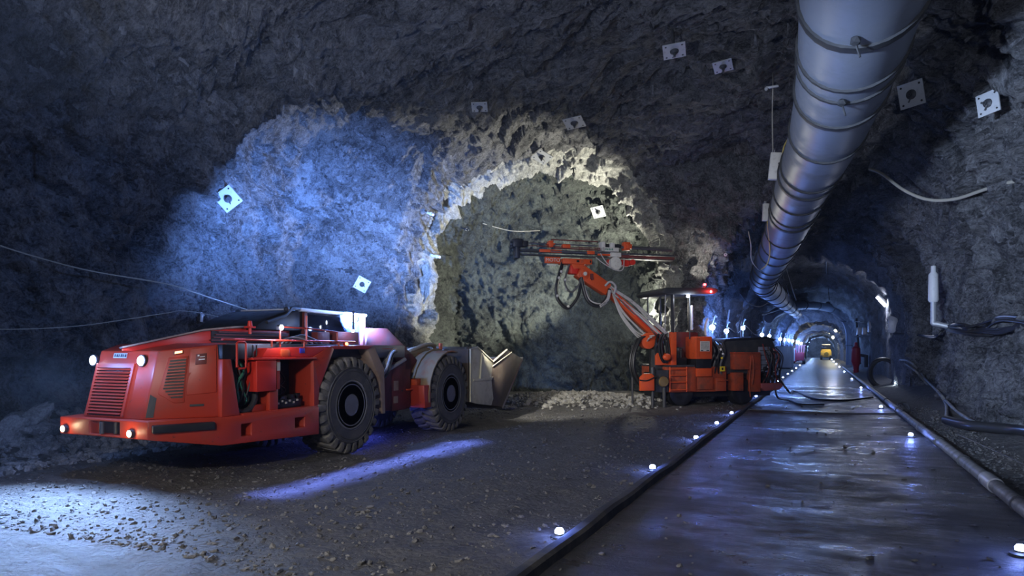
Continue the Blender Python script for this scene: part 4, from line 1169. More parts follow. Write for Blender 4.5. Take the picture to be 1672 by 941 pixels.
def duct(name, pts, r, label, cat, group, ring_at, ring_r=0.03, m=DUCT, seg=28, n=10):
    P_ = spline([V(p) for p in pts], n)
    root = empty(name, T(*P_[len(P_) // 3]), label, cat, group)
    # lengths
    L_ = [0]
    for a, b in zip(P_, P_[1:]): L_.append(L_[-1] + (b - a).length)
    rr_ = []
    for i, p in enumerate(P_):
        q = L_[i]
        rr_.append((r[0] + (r[1] - r[0]) * q / L_[-1]) * (1 + 0.012 * noise.noise(V((q * 1.3, 0, 0)))))
    mb = MB().tube(P_, rr_, seg); du = mb.build('duct_tube', m, root, angle=60)
    for k, q in enumerate(ring_at):
        if q >= L_[-1]: break
        i = max(j for j in range(len(L_)) if L_[j] <= q); i = min(i, len(P_) - 2)
        f_ = (q - L_[i]) / max(1e-6, L_[i + 1] - L_[i]); p = P_[i].lerp(P_[i + 1], f_)
        t = (P_[i + 1] - P_[i]).normalized(); rad = rr_[i] * (1 - f_) + rr_[i + 1] * f_
        w_ = .14 if k % 3 == 0 else .06
        mb = MB(); mb.lathe([(rad - .01, -w_ / 2), (rad + ring_r, -w_ / 2), (rad + ring_r * 1.2, 0), (rad + ring_r, w_ / 2), (rad - .01, w_ / 2)], p, t, seg)
        mb.build('strap_ring', STRAP, root, angle=40)
    return root, P_


pts = [(0.45, 3.5, 5.72), (0.40, 8.4, 5.72), (0.10, 13, 5.75), (-0.45, 17.6, 5.72), (-1.10, 23, 5.50), (-1.9, 28.5, 5.22), (-2.42, 32.2, 5.0)]
md_, DP = duct('ventilation_duct', pts, (.66, .56), 'large grey steel ventilation duct hanging under the roof, nearest the camera', 'duct', None,
               [4.6, 5.9, 6.35, 7.5, 9.5, 11.9, 12.6, 14.2, 15.7, 16.3, 18.6, 20.5, 22.0, 24.0, 25.2, 26.6, 27.6])
# seam along the underside and tied knots
mb = MB()
i0 = int(len(DP) * .30)
for i in range(i0, len(DP) - 16, 1):
    p = DP[i]; mb.box(p + V((.50, -.05, -.30)), p + V((.56, .05, -.25)))
mb.build('duct_seam', STRAP, md_)
for y, z_ in ((7.95, .0), (9.9, -.02)):
    i = min(range(len(DP)), key=lambda q: abs(DP[q].y - y)); p = DP[i]
    mb = MB(); mb.sphere(p + V((-.1, -.1, -.68)), .06, 1); mb.tube([p + V((-.1, -.1, -.70)), p + V((-.06, -.12, -.86))], .012, 5); mb.build('strap_knot', STRAP, md_)
pts = [(-2.42, 32.1, 5.02), (-2.5, 34.5, 4.98), (-2.45, 40, 5.05), (-2.45, 50, 5.25), (-2.4, 62, 5.45), (-2.35, 76, 5.7)]
duct('ventilation_duct', pts, (.56, .5), 'dark steel ventilation duct running on from the elbow into the far tunnel', 'duct', None, [.9, 2.2, 5.4, 10, 15, 21, 28, 36], .035)
pts = [(-3.7, 55, 4.3), (-3.2, 57, 4.9), (-2.0, 64, 5.75), (-.4, 73, 6.3), (1.2, 80, 6.25), (2.3, 83, 5.5), (2.85, 84, 4.2), (2.95, 84.3, 2.4), (2.95, 84.4, .25)]
duct('ventilation_duct', pts, (.34, .52), 'blue-lit steel duct arching over the far tunnel down its right side', 'duct', None, [6, 12, 18, 24, 29, 32.5, 35.2, 37.6, 39.5], .04)
mb = MB(); mb.tube([(-3.75, 50, 4.35), (-2.9, 56, 5.05)], .06, 8); tag(mb.build('pipe', GALV), 'short pale straight pipe below the roof beside the duct elbow', 'pipe')

# ------------------------------------------------------------------ floor pipe, kerb, hoses
FP = [(2.03, y, .10 + fh(2.03, y) * .5) for y in (6.2, 8, 9.1, 10.9, 13, 15.9, 19, 23, 28, 34, 42, 52, 65, 80)]
pr = empty('floor_pipe', T(2.0, 12, 0), 'long grey floor pipe along the right edge of the road', 'pipe')
mb = MB().tube(FP, .085, 14, 4); mb.build('pipe_run', PIPE, pr)
for y, w_, m_ in ((10.45, .55, GALV), (10.85, .06, DGR), (12.6, .05, DGR), (15.0, .05, DGR), (17.7, .05, DGR), (9.3, .04, DGR), (22.5, .3, DGR), (26.5, .2, DGR)):
    mb = MB(); mb.lathe([(.08, 0), (.10, .005), (.10, w_ - .005), (.08, w_)], (2.03, y, .10 + fh(2.03, y) * .5), (0, 1, 0), 20); mb.build('pipe_coupling', m_, pr)
mb = MB().tube([(2.05, 21.6, .2), (1.95, 21.9, .32), (2.2, 22.2, .34), (2.25, 22.0, .15), (2.0, 21.8, .22), (2.1, 22.4, .3), (2.3, 22.6, .1)], .02, 6, 6)
tag(mb.build('tied_hose', CABLE), 'thin hose knotted round the right floor pipe', 'hose')
kp = [(-2.17 + .05 * noise.noise(V((0, y * .25, 3))), y, fh(-2.17, y)) for y in [3.5 + .35 * i for i in range(110)]]
mb = MB()
rings = []
for i, p in enumerate(kp):
    w_ = .075 + .012 * noise.noise(V((0, p[1] * 1.3, 9))); h_ = .105 + .03 * noise.noise(V((0, p[1] * .9, 1)))
    rings.append([(p[0] - w_, p[1], -.05), (p[0] - w_ * .95, p[1], h_ * .85), (p[0] - w_ * .5, p[1], h_ * 1.05), (p[0] + w_ * .5, p[1], h_ * 1.05), (p[0] + w_ * .95, p[1], h_ * .8), (p[0] + w_, p[1], -.05)])
mb.loft(rings)
tag(mb.build('rubber_kerb', KERB), 'long black rubber kerb strip along the left edge of the road', 'kerb')


def cable(name, pts, r, m_, label, cat='cable', group=None, n=8, seg=7):
    mb = MB().tube(pts, r, seg, n); o = mb.build(name, m_, None)
    return tag(o, label, cat, group)


def on_floor(px, py, dz=.02):
    p = onZ(px, py); return V((p.x, p.y, fh(p.x, p.y) + dz))


cable('crossing_cable', [(-2.0, 21.9, .03), (-1.2, 21.75, .03), (-.3, 21.6, .03), (.9, 21.7, .03), (1.95, 22.0, .04)], .022, CABLE, 'thin dark cable lying across the wet road between kerb and pipe')
c0 = RM @ V((5.1, .0, .95))
cable('trailing_cable', [c0, c0 + V((.35, -.2, -.5)), on_floor(1296, 640, .03), on_floor(1330, 652, .03), on_floor(1375, 655, .03), on_floor(1425, 650, .03)], .035, HOSE, 'thick black cable trailing from the drill rig across the road')
c0 = RM @ V((5.05, .1, .6))
cable('trailing_cable', [c0, c0 + V((.1, -.2, -.35)), on_floor(1287, 655, .03), on_floor(1310, 662, .03), on_floor(1345, 662, .03)], .03, HOSE, 'black cable looping low off the drill rig bumper to the floor')
# hoses along the right wall
for k, (pxs, lb) in enumerate(((((1470, 588), (1488, 592), (1510, 618), (1532, 640), (1545, 660), (1546, 684)), 'upper pale hose sagging along the right wall foot'), (((1478, 594), (1495, 606), (1518, 632), (1545, 655), (1562, 672), (1590, 690)), 'lower pale hose sagging along the right wall foot'))):
    pp = []
    for q, (px, py) in enumerate(pxs):
        h_, n_ = hit(px, py); f_ = onZ(px, py, fh(3, 20) + .05)
        p = h_ if (h_ - CAM).length < (f_ - CAM).length else f_
        p = CAM + (p - CAM) * .985
        pp.append(p)
    cable('wall_hose', pp, .05, PIPE, lb, 'hose', None, 6, 10)
pp = []
for px, py in ((1545, 686), (1580, 694), (1625, 699), (1672, 704), (1720, 712)):
    h_, n_ = hit(px, py); f_ = onZ(px, py, .3)
    p = h_ if (h_ - CAM).length < (f_ - CAM).length else f_
    pp.append(CAM + (p - CAM) * .98)
cable('black_pipe', pp, .10, mat('black_pipe', (.03, .03, .032), .35), 'thick black pipe lying at the foot of the right wall', 'pipe', None, 5, 14)
pp = []
for px, py in ((1565, 710), (1610, 730), (1672, 758)):
    pp.append(onZ(px, py, .35))
cable('thin_wire', pp, .008, CABLE, 'thin wire slanting across the gravel below the black pipe', 'wire')
# bundle of cables on the right wall
for k in range(7):
    r_ = random.Random(60 + k); pp = []
    for q, (px, py) in enumerate(((1465, 545), (1500, 552), (1530, 549), (1553, 534), (1575, 540), (1610, 541), (1640, 533), (1690, 526))):
        sp = (0, 3, 3, 1.5, 5, 8, 9, 9)[q]
        h_, n_ = hit(px, py + (k - 3) * sp * .4 + r_.uniform(-1.5, 1.5))
        pp.append(h_ + n_ * .12 + V((-.04, -.06, 0)))
    if k > 2: pp = pp[3:]
    cable('wall_cable', pp, .024 + .012 * r_.random(), HOSE, 'dark cable in the bundle draped across the right wall' if k else 'lowest long cable of the bundle on the right wall', 'cable', 'cables draped along the right wall', 6, 7)
h_, n_ = hit(1553, 534)
mb = MB().box(h_ - V((.06, .06, .12)), h_ + V((.06, .1, .12))); tag(mb.build('cable_hook', DGR, bevel=.01), 'dark hook holding the cable bundle on the right wall', 'hook')
# pale hose near the top right
hA_, _ = hit(1440, 283); hB_, nB = hit(1648, 303)
e_ = atd(1715, 294, 12.2)
hB2 = hB_ + nB * .1
cable('air_hose', [atd(1420, 276, 17.5), atd(1440, 284, 17), atd(1475, 310, 16.2), atd(1515, 326, 15.4), atd(1560, 325, 14.6), atd(1610, 309, 13.6), atd(1660, 296, 12.7), e_], .035, PCABLE, 'pale yellowish hose swinging high to the right wall', 'hose', None, 8, 10)
p = atd(1633, 305, 13.2)
hw, nw = hit(1640, 310)
mb = MB(); mb.box(p + V((-.08, -.05, -.12)), p + V((.02, .05, .06))); mb.tube([p + V((0, 0, -.08)), hw], .03, 6); mb.box(p + V((-.18, -.04, .0)), p + V((.14, .04, .04))); tag(mb.build('hose_bracket', BLK, bevel=.008), 'black wall bracket carrying the pale hose', 'bracket')
# wires on the left wall
for pxs, lb, r0 in ((((-30, 392), (60, 420), (150, 443), (272, 464), (330, 482), (400, 505), (440, 518)), 'pale wire slung across the upper left wall', .014), (((-30, 538), (60, 537), (150, 530), (268, 512), (300, 508), (345, 515), (400, 530), (440, 540)), 'lower wire sagging across the left wall', .009)):
    pp = []
    for px, py in pxs:
        h_, n_ = hit(px, py); pp.append(h_ + n_ * .12)
    # keep it a hanging line: smooth the depth
    ds = [(p - CAM).length for p in pp]
    pp2 = []
    for i, (px, py) in enumerate(pxs):
        lo = max(0, i - 1); dmin = min(ds[lo:i + 2]); pp2.append(CAM + ray(px, py).normalized() * (dmin - .05))
    cable('wall_wire', pp2, r0, PCABLE, lb, 'wire', None, 8, 6)
h_, n_ = hit(332, 515)
mb = MB(); mb.tube([h_, h_ + n_ * .3 + V((0, 0, .05)), h_ + n_ * .34 + V((.02, 0, 0)), h_ + n_ * .33 + V((0, 0, -.16))], .035, 8, 3); tag(mb.build('wall_hook', WHITE), 'white bent hook on the left wall above the loader', 'hook')
h_, n_ = hit(403, 512)
mb = MB(); mb.box(h_ - V((.1, .1, .08)), h_ + V((.12, .1, .08))); tag(mb.build('wire_anchor', BLK, bevel=.02), 'small dark wire anchor on the lit left wall', 'anchor')

# ------------------------------------------------------------------ rock bolt plates
def bolt_plate(px, py, rot, size, label, tilt):
    p, n_ = hit(px, py)
    n_ = V(tilt).normalized()
    d0 = (p - CAM).length; pxr = size / 2 / d0 * FOC
    off_ = .02
    for dx in np.linspace(-1.1, 1.1, 11):
        for dy in np.linspace(-1.1, 1.1, 11):
            off_ = max(off_, min(.55, (hit(px + dx * pxr, py + dy * pxr)[0] - p).dot(n_) + .03))
    z = n_; x = z.cross(V((0, 0, 1)))
    if x.length < .2: x = V((1, 0, 0)) - z * z.x
    x.normalize(); y = z.cross(x)
    M = Matrix(((x.x, y.x, z.x, p.x), (x.y, y.y, z.y, p.y), (x.z, y.z, z.z, p.z), (0, 0, 0, 1))) @ Matrix.Translation((0, 0, off_)) @ Matrix.Rotation(math.radians(rot), 4, 'Z')
    o = empty('bolt_plate', M, label, 'bolt plate', 'rock bolt plates'); INV[o.name] = None
    h = size / 2
    mb = MB(); mb.box((-h, -h, -.02), (h, h, .0))
    mb.mi = 1
    for sx_ in (-1, 1):
        for sy_ in (-1, 1): mb.cyl((sx_ * h * .72, sy_ * h * .72, -.01), (sx_ * h * .72, sy_ * h * .72, .004), size * .045, seg=10)
    mb.build('plate', [GALV, BLK], o)
    mb = MB(); mb.lathe([(size * .20, 0), (size * .19, .02), (size * .10, .045), (size * .09, .05), (.001, .05)], (0, 0, 0), (0, 0, 1), 22); mb.build('dome_washer', DGR, o)
    mb = MB(); mb.cyl((0, 0, .03), (0, 0, .15), size * .05, seg=10); mb.lathe([(size * .085, .05), (size * .085, .09), (.001, .09)], (0, 0, 0), (0, 0, 1), 6); mb.tube([(-.02, size * .1, .06), (size * .1, size * .3, .05)], .012, 5); mb.build('bolt_end', DGR, o)
    mb = MB(); mb.cyl((0, 0, -.6), (0, 0, -.02), .03, seg=8); mb.build('bolt_shank', DGR, o)
    return o


CN = (.12, -.22, -1)
for a in ((372, 330, 42, .52, 'square bolt plate turned on its corner on the left wall, the larger', (.72, -.66, -.05)), (591, 465, 62, .44, 'square bolt plate on the blue-lit wall behind the loader cab', (.62, -.75, 0)), (1098, 50, 20, .50, 'roof bolt plate nearest the camera, beside the big duct', CN),
          (1180, 105, 28, .44, 'second roof bolt plate from the camera, beside the big duct', CN), (783, 169, 5, .44, 'roof bolt plate farthest left of the roof row', CN), (937, 184, 25, .58, 'tilted roof bolt plate in the middle of the vault', CN),
          (888, 243, 35, .56, 'roof bolt plate just above the bright arch edge', (0, -.5, -1)), (980, 335, 10, .52, 'bolt plate inside the cross-cut above the drill feed', (.1, -1, -.9)), (1506, 153, 2, .46, 'upright bolt plate right of the big duct', (-.5, -.85, -.25)), (1650, 170, 4, .36, 'small dim bolt plate at the right edge of the roof', (-.7, -.7, -.1))):
    bolt_plate(*a)
# rods sticking out of the rock
for px, py, dx, m_, lb in ((697, 347, (10, 4), WHITE, 'upper short pale rock bolt sticking out of the lit wall'), (704, 417, (14, 3), WHITE, 'lower short pale rock bolt sticking out of the lit wall'), (753, 372, (12, 4), DGR, 'dark rod sticking out beside the bright rim'), (936, 276, (1, 14), DGR, 'dark rod hanging from the bright arch edge'), (1186, 414, (-2, 3), GALV, 'pale stub on the lit rock above the rig canopy')):
    p, n_ = hit(px, py); q = CAM + ray(px + dx[0], py + dx[1]).normalized() * ((p - CAM).length - .35)
    mb = MB(); mb.cyl(p + (p - q) * .3, q, .045 if m_ is WHITE else .025, seg=10); mb.cyl(p + (q - p) * .55, p + (q - p) * .7, .06, seg=8); tag(mb.build('rock_bolt', m_), lb, 'rock bolt', 'rock bolts')
# roof wire with the cable string inside the cross-cut
pA, nA = hit(790, 362); pB, nB = hit(880, 378)
cable('wall_wire', [pA + nA * .1, (pA + pB) / 2 + (nA + nB) * .1 + V((0, 0, -.15)), pB + nB * .1], .012, PCABLE, 'thin wire across the dark rock face in the cross-cut', 'wire')

# ------------------------------------------------------------------ boxes and wires hanging by the duct
def hang_box(px, py, d, size, rz, tilt, label, cat='box'):
    p = atd(px, py, d)
    M = Matrix.Translation(p) @ Matrix.Rotation(rz, 4, 'Z') @ Matrix.Rotation(tilt, 4, 'Y')
    o = empty('junction_box', M, label, cat, 'hanging white boxes'); INV[o.name] = None
    w_, dpt, h_ = size
    mb = MB().box((-w_ / 2, -dpt / 2, -h_ / 2), (w_ / 2, dpt / 2, h_ / 2)); mb.build('box_shell', CREAM, o, bevel=.012)
    mb = MB().box((-w_ / 2 + .02, -dpt / 2 - .012, -h_ / 2 + .02), (w_ / 2 - .02, -dpt / 2, h_ / 2 - .02)); mb.build('lid', CREAM, o, bevel=.006)
    mb = MB().cyl((0, -dpt / 2 - .03, .05), (0, -dpt / 2, .05), .022, seg=12); mb.build('lid_knob', DGR, o)
    mb = MB(); mb.tube([(-w_ / 2 + .04, 0, h_ / 2), (-w_ / 2 + .04, 0, h_ / 2 + .07), (-w_ / 2 + .08, 0, h_ / 2 + .07), (-w_ / 2 + .08, 0, h_ / 2)], .01, 6); mb.build('hanger', GALV, o)
    return p


b1 = hang_box(1271, 272, 15.6, (.40, .14, .62), YAW - .25, .10, 'larger cream box hanging on a wire beside the duct')
b2 = hang_box(1254, 347, 19.5, (.30, .12, .50), YAW - .1, .04, 'smaller cream box hanging lower beside the duct')
top_, _ = hit(1262, 120)
cable('hanging_wire', [b1 + V((-.12, 0, .38)), atd(1261, 190, 15.2), atd(1262, 142, 14.8), CAM + (top_ - CAM) * .99], .012, PCABLE, 'thin wire holding the larger cream box from the roof', 'wire')
p = atd(1261, 142, 14.7); mb = MB(); mb.box(p + V((-.13, -.03, -.02)), p + V((.13, .03, .02))); mb.sphere(p + V((-.12, 0, -.02)), .05, 1); tag(mb.build('wire_clamp', GALV, bevel=.006), 'small clamp on the wire above the larger cream box', 'clamp')
top_, _ = hit(1306, 80)
cable('hanging_wire', [atd(1303, 165, 14.2), atd(1304, 120, 14), CAM + (top_ - CAM) * .99], .010, CABLE, 'thin dark wire rising from the duct to the roof', 'wire')
cable('yellow_cable', [atd(1290, 222, 14.9), atd(1280, 240, 15.2), atd(1278, 262, 15.3), atd(1284, 284, 15.5), atd(1296, 295, 15.7)], .016, YCABLE, 'yellow cable curling round the duct by the larger box')
cable('yellow_cable', [atd(1253, 362, 19.4), atd(1256, 392, 20.5), atd(1257, 415, 21.5), atd(1252, 432, 22.5), atd(1243, 440, 23.5)], .022, YCABLE, 'orange-yellow cable hanging below the smaller cream box')
cable('dangling_wire', [atd(1222, 378, 23), atd(1226, 400, 23), atd(1227, 424, 23.5), atd(1236, 438, 24), atd(1246, 445, 25)], .018, PCABLE, 'pale wire with a hooked end dangling left of the duct', 'wire')
top_, _ = hit(1348, 408)
cable('roof_rod', [CAM + (top_ - CAM) * 1.0, atd(1351, 460, 50), atd(1354, 490, 52)], .03, CABLE, 'straight rod hanging from the tunnel roof over the road', 'rod', None, 2)
for pxs, lb in ((((1274, 440), (1285, 470), (1290, 494)), 'left of two thin wires behind the duct elbow'), (((1282, 435), (1293, 470), (1300, 490)), 'right of two thin wires behind the duct elbow')):
    cable('hanging_wire', [atd(px, py, 34 + i) for i, (px, py) in enumerate(pxs)], .018, CABLE, lb, 'wire')
cable('roof_cable', [atd(1208, 480, 34), atd(1222, 495, 35), atd(1240, 501, 36), atd(1255, 494, 38)], .03, CABLE, 'dark cable drooping under the roof left of the elbow')

# ------------------------------------------------------------------ right wall fittings
h_, n_ = hit(1441, 490)
tc_ = CAM + (h_ - CAM) * .96
ta = CAM + ray(1434, 483).normalized() * (tc_ - CAM).length; tb = CAM + ray(1448, 498).normalized() * ((tc_ - CAM).length)
o = empty('tube_lamp', T(*tc_), 'bright tilted tube lamp high on the right tunnel wall', 'lamp')
mb = MB(); mb.tube([ta + (tb - ta) * -.08, tb + (tb - ta) * .08], .12, 10); mb.build('lamp_housing', DGR, o)
off_ = (CAM - tc_).normalized() * .09 + V((-.06, 0, -.06))
mb = MB().tube([ta + off_, tb + off_], .075, 12); tag(mb.build('tube', E_TUBE, o), 'lit white tube')
mb = MB().tube([tc_, h_ + (h_ - tc_) * .3], .03, 6); mb.build('bracket', DGR, o)
TUBE = tc_ + off_ * 2.5
h_, n_ = hit(1458, 530)
p = CAM + (h_ - CAM) * .985
M = Matrix.Translation(p) @ Matrix.Rotation(YAW - .5, 4, 'Z')
o = empty('junction_box', M, 'grey junction box on the right wall below the tube lamp', 'box'); INV[o.name] = None
s_ = (p - CAM).length / FOC
mb = MB().box((-6 * s_, -.08, -12 * s_), (6 * s_, .12, 12 * s_)); mb.build('box_shell', GALV, o, bevel=.015)
mb = MB().box((-5 * s_, -.1, -11 * s_), (5 * s_, -.08, 11 * s_)); mb.build('lid', GALV, o, bevel=.008)
mb = MB()
mb.b.free()
for z in (-8, -3, 3, 8):
    mb = MB().cyl((-7 * s_, 0, z * s_), (-6 * s_, 0, z * s_), .03, seg=8); mb.build('cable_gland', CREAM, o)
pp = [p + V((.02, -.1, -12 * s_)), CAM + ray(1465, 570).normalized() * ((p - CAM).length - .1), CAM + ray(1467, 614).normalized() * ((p - CAM).length - .2)]
cable('lamp_cable', pp, .02, PCABLE, 'cable hanging straight down from the grey junction box')
lp = CAM + ray(1467, 626).normalized() * ((p - CAM).length - .25)
o = empty('hand_lamp', T(*lp), 'small white lamp hanging low on a cable by the right wall', 'lamp')
mb = MB().box(lp + V((-.02, .0, -.2)), lp + V((.12, .1, .2))); mb.build('lamp_housing', DGR, o, bevel=.02)
mb = MB().box(lp + V((-.07, -.04, -.18)), lp + V((.02, .02, .16))); tag(mb.build('lens', E_TUBE, o, bevel=.015), 'lit white lens')
HANDL = lp + V((-.2, -.15, 0))
h_, n_ = hit(1524, 470)
h_, n_ = hit(1556, 495)
p = CAM + ray(1524, 470).normalized() * ((h_ - CAM).length - .25); q = CAM + ray(1524, 528).normalized() * (p - CAM).length; q2 = CAM + ray(1548, 533).normalized() * (p - CAM).length
s_ = (p - CAM).length / FOC
o = empty('wall_sensor', T(*p), 'white cylinder fitting on a bent conduit on the right wall', 'sensor')
mb = MB(); mb.lathe([(.001, 31 * s_), (3 * s_, 30 * s_), (3.2 * s_, 22 * s_), (6 * s_, 18 * s_), (6.5 * s_, -17 * s_), (5 * s_, -20 * s_), (.001, -20 * s_)], p, (0, 0, 1), 18); mb.build('sensor_body', WHITE, o)
mb = MB().tube([p + V((0, 0, -19 * s_)), q + V((0, 0, .1)), q, q + (q2 - q) * .2, q2], 3.6 * s_, 10, 3); mb.build('conduit', GALV, o)
# electric cabinets on the right wall further in
for k, (px, py, w_, hh) in enumerate(((1403, 541, 6, 12), (1412, 541, 6, 12), (1423, 534, 9, 18))):
    d = 55 - k * 3
    p = atd(px, py, d); s_ = d / FOC
    M = Matrix.Translation(p) @ Matrix.Rotation(YAW - .3, 4, 'Z')
    o = empty('switch_box', M, ('far', 'middle', 'nearest and tallest')[k] + ' pale switch box on the bluish right tunnel wall', 'switch box', 'switch boxes on the right tunnel wall'); INV[o.name] = None
    mb = MB().box((-w_ / 2 * s_, -.15, -hh / 2 * s_), (w_ / 2 * s_, .3, hh / 2 * s_)); mb.build('box_shell', GALV, o, bevel=.03)
    mb = MB().box((-w_ / 2 * s_ * .85, -.18, -hh / 2 * s_ * .9), (w_ / 2 * s_ * .85, -.15, hh / 2 * s_ * .9)); mb.build('lid', WHITE, o, bevel=.02)
mb = MB(); a_, b_, c_ = atd(1395, 525, 57), atd(1420, 527, 52), atd(1410, 552, 54)
mb.tube([a_, b_], .05, 6); mb.tube([atd(1396, 550, 57), atd(1425, 549, 51)], .06, 6); mb.tube([atd(1398, 520, 57), atd(1404, 595, 57)], .09, 8); mb.tube([atd(1416, 512, 52), atd(1420, 545, 52)], .1, 8)
tag(mb.build('box_rack', DGR), 'steel rack behind the pale switch boxes', 'rack')
cable('wall_cable', [atd(1424, 548, 50), atd(1440, 566, 44), atd(1455, 573, 38), atd(1463, 570, 33)], .03, CABLE, 'dark cable drooping from the switch boxes to the lamp cable')
# hose coil standing at the wall foot
p = atd(1441, 610, 34)
mb = MB()
for k in range(3):
    mb.tube([p + V((.05 * k + math.cos(q) * .62, .12 * k, math.sin(q) * .72)) for q in [2 * math.pi * i / 28 for i in range(28)]], .09, 8, closed=True)
tag(mb.build('hose_coil', HOSE), 'black coiled hose leaning at the foot of the right wall', 'hose coil')

# ------------------------------------------------------------------ marker lamps on the floor
ORD = ['nearest', 'second', 'third', 'fourth', 'fifth', 'sixth', 'seventh', 'eighth', 'ninth', 'tenth', 'eleventh', 'twelfth', 'thirteenth', 'fourteenth', 'fifteenth', 'sixteenth']
LAMPS = []
first = None
for side, xx, ysl in (('left kerb', -2.34, (6.2, 10.2, 14.1, 17.1, 20.1, 27.9, 32.2, 37, 42, 48, 55, 63, 73, 86, 102)), ('right pipe', 1.70, (7.4, 16.4, 24.3, 36.2, 47.2, 62.7, 80, 97, 118, 142))):
    for k, y in enumerate(ysl):
        x = xx if side[0] == 'l' or k else 1.62
        z = max(0, fh(x, y))
        lb = ('nearest blue floor lamp beside the %s' % side) if k == 0 else '%s blue floor lamp from the camera beside the %s' % (ORD[k], side)
        if first is None:
            o = empty('floor_lamp', T(0, 0, 0)); INV[o.name] = None
            mb = MB(); mb.lathe([(.001, 0), (.085, 0), (.085, .02), (.05, .035), (.045, .05), (.001, .05)], (0, 0, 0), (0, 0, 1), 18); mb.build('lamp_base', DGR, o)
            mb = MB(); mb.lathe([(.043, .05), (.045, .075), (.03, .098), (.001, .105)], (0, 0, 0), (0, 0, 1), 18); tag(mb.build('lens', E_MARK, o), 'lit blue-white lens')
            first = o
        else: o = copy_tree(first)
        o.location = (x, y, z)
        if y > 40:
            for ch_ in o.children: ch_.scale = (1 + (y - 40) / 60,) * 3
        tag(o, lb, 'floor lamp', 'blue floor lamps along the road')
        LAMPS.append((x, y, z + .12))
# small stones around the nearest lamps
r_ = random.Random(77)


def stone_mb(mb, c, r, rr_, sub=1, flat=.7):
    n0 = len(mb.b.verts)
    M = Matrix.Translation(V(c)) @ Euler((rr_.uniform(0, 6), rr_.uniform(0, 6), rr_.uniform(0, 6))).to_matrix().to_4x4() @ Matrix.Diagonal((r * rr_.uniform(.8, 1.5), r * rr_.uniform(.7, 1.1), r * rr_.uniform(.45, .9) * flat / .7, 1))
    bmesh.ops.create_icosphere(mb.b, subdivisions=sub, radius=1, matrix=M)
    mb.b.verts.ensure_lookup_table()
    s_ = rr_.uniform(0, 100)
    for v in mb.b.verts[n0:]:
        d = v.co - V(c)
        v.co = V(c) + d * (1 + .45 * noise.noise(d * (1.2 / r) + V((s_, 0, 0))))


# ------------------------------------------------------------------ wall lamps down the tunnel
WL = []
k = 0
for px, py, X in ((1163, 535, -4.3), (1186, 541, -4.3), (1213, 536, -4.3), (1244, 547, -4.3), (1256, 549, -4.3), (1274, 554, -4.2), (1281, 555, -4.2), (1288, 556, -4.2), (1294, 557, -4.1), (1300, 559, -4.0), (1304, 560, -3.9), (1308, 561, -3.8)):
    h_, n_ = hit(px, py)
    dh = (h_ - CAM).length
    p = CAM + ray(px, py).normalized() * (min(dh, (onX(px, py, X) - CAM).length) - .3)
    s_ = .07 + .0013 * dh
    o = empty('wall_lamp', T(*p), ('nearest blue-white lamp' if k == 0 else '%s blue-white lamp from the camera' % ORD[k]) + ' on the left tunnel wall', 'wall lamp', 'lamps along the left tunnel wall')
    mb = MB(); mb.tube([p + V((0, .05, -s_ * 1.0)), p + V((-.02, .05, -s_ * 4))], s_ * .3, 6); mb.build('drop_tube', GALV, o)
    mb = MB(); mb.tube([p + V((0, 0, s_)), p + V((.06, .1, s_ * 3.4)), p + V((.10, .15, s_ * 4.2)), p + V((.14, .1, s_ * 3.6))], s_ * .25, 6, 3); mb.build('lamp_bracket', GALV, o)
    mb = MB().sphere(p, s_); tag(mb.build('bulb', E_WALL, o), 'lit blue-white bulb')
    WL.append((p, s_)); k += 1
pp = [WL[i][0] + V((.1, 0, .15)) for i in (0, 1, 2, 3)]
q_ = []
for a_, b_ in zip(pp, pp[1:]): q_ += [a_, (a_ + b_) / 2 + V((0, 0, -.35))]
cable('lamp_string', q_ + [pp[-1]], .025, PCABLE, 'pale cable strung between the nearest left wall lamps')
for k, (px, py) in enumerate(((1365, 540), (1361, 551))):
    h_, n_ = hit(px, py); p = CAM + (h_ - CAM) * .97
    s_ = .0022 * (p - CAM).length
    o = empty('wall_lamp', T(*p), ('higher' if k == 0 else 'lower') + ' yellowish lamp high on the right side of the far tunnel', 'wall lamp', 'yellowish lamps in the far tunnel')
    mb = MB().sphere(p, s_); tag(mb.build('bulb', E_YEL, o), 'lit yellowish bulb')
    mb = MB().tube([p, p + (h_ - p) * 1.3], s_ * .3, 6); mb.build('lamp_bracket', DGR, o)
    WL.append((p, s_))
# pale vertical hoses on the left wall
r_ = random.Random(91)
for k, (px, y0, y1) in enumerate(((1153, 520, 548), (1188, 506, 560), (1210, 512, 560), (1228, 498, 556))):
    d = min((hit(px, (y0 + y1) / 2)[0] - CAM).length, 60) - .25
    f_ = lambda a, b: CAM + ray(a, b).normalized() * d
    cable('wall_hose', [f_(px, y1), f_(px - 1, (y0 + y1) / 2), f_(px + 3, y0)], .05, WHOSE if k != 3 else CABLE, ('leftmost', 'second', 'third', 'rightmost')[k] + ' of four pale hoses hanging between the left wall lamps', 'hose', 'hoses hanging on the left tunnel wall', 4)

# ------------------------------------------------------------------ things far down the tunnel
# red post
p = V((2.55, 62, 0))
o = empty('red_standpipe', T(*p), 'tall red standpipe at the right roadside far down the tunnel', 'standpipe')
mb = MB(); mb.lathe([(.001, 2.55), (.12, 2.5), (.16, 2.2), (.32, 2.05), (.36, 1.0), (.30, .8), (.22, .5), (.2, 0), (.001, 0)], p, (0, 0, 1), 18); mb.build('standpipe_body', mat('standpipe_red', (.5, .012, .03), .45), o)
mb = MB(); mb.cyl(p + V((.2, 0, 1.5)), p + V((.75, 0, 1.4)), .12); mb.cyl(p + V((.72, -.1, 1.5)), p + V((.72, -.1, .5)), .14); mb.build('side_valve', DGR, o)
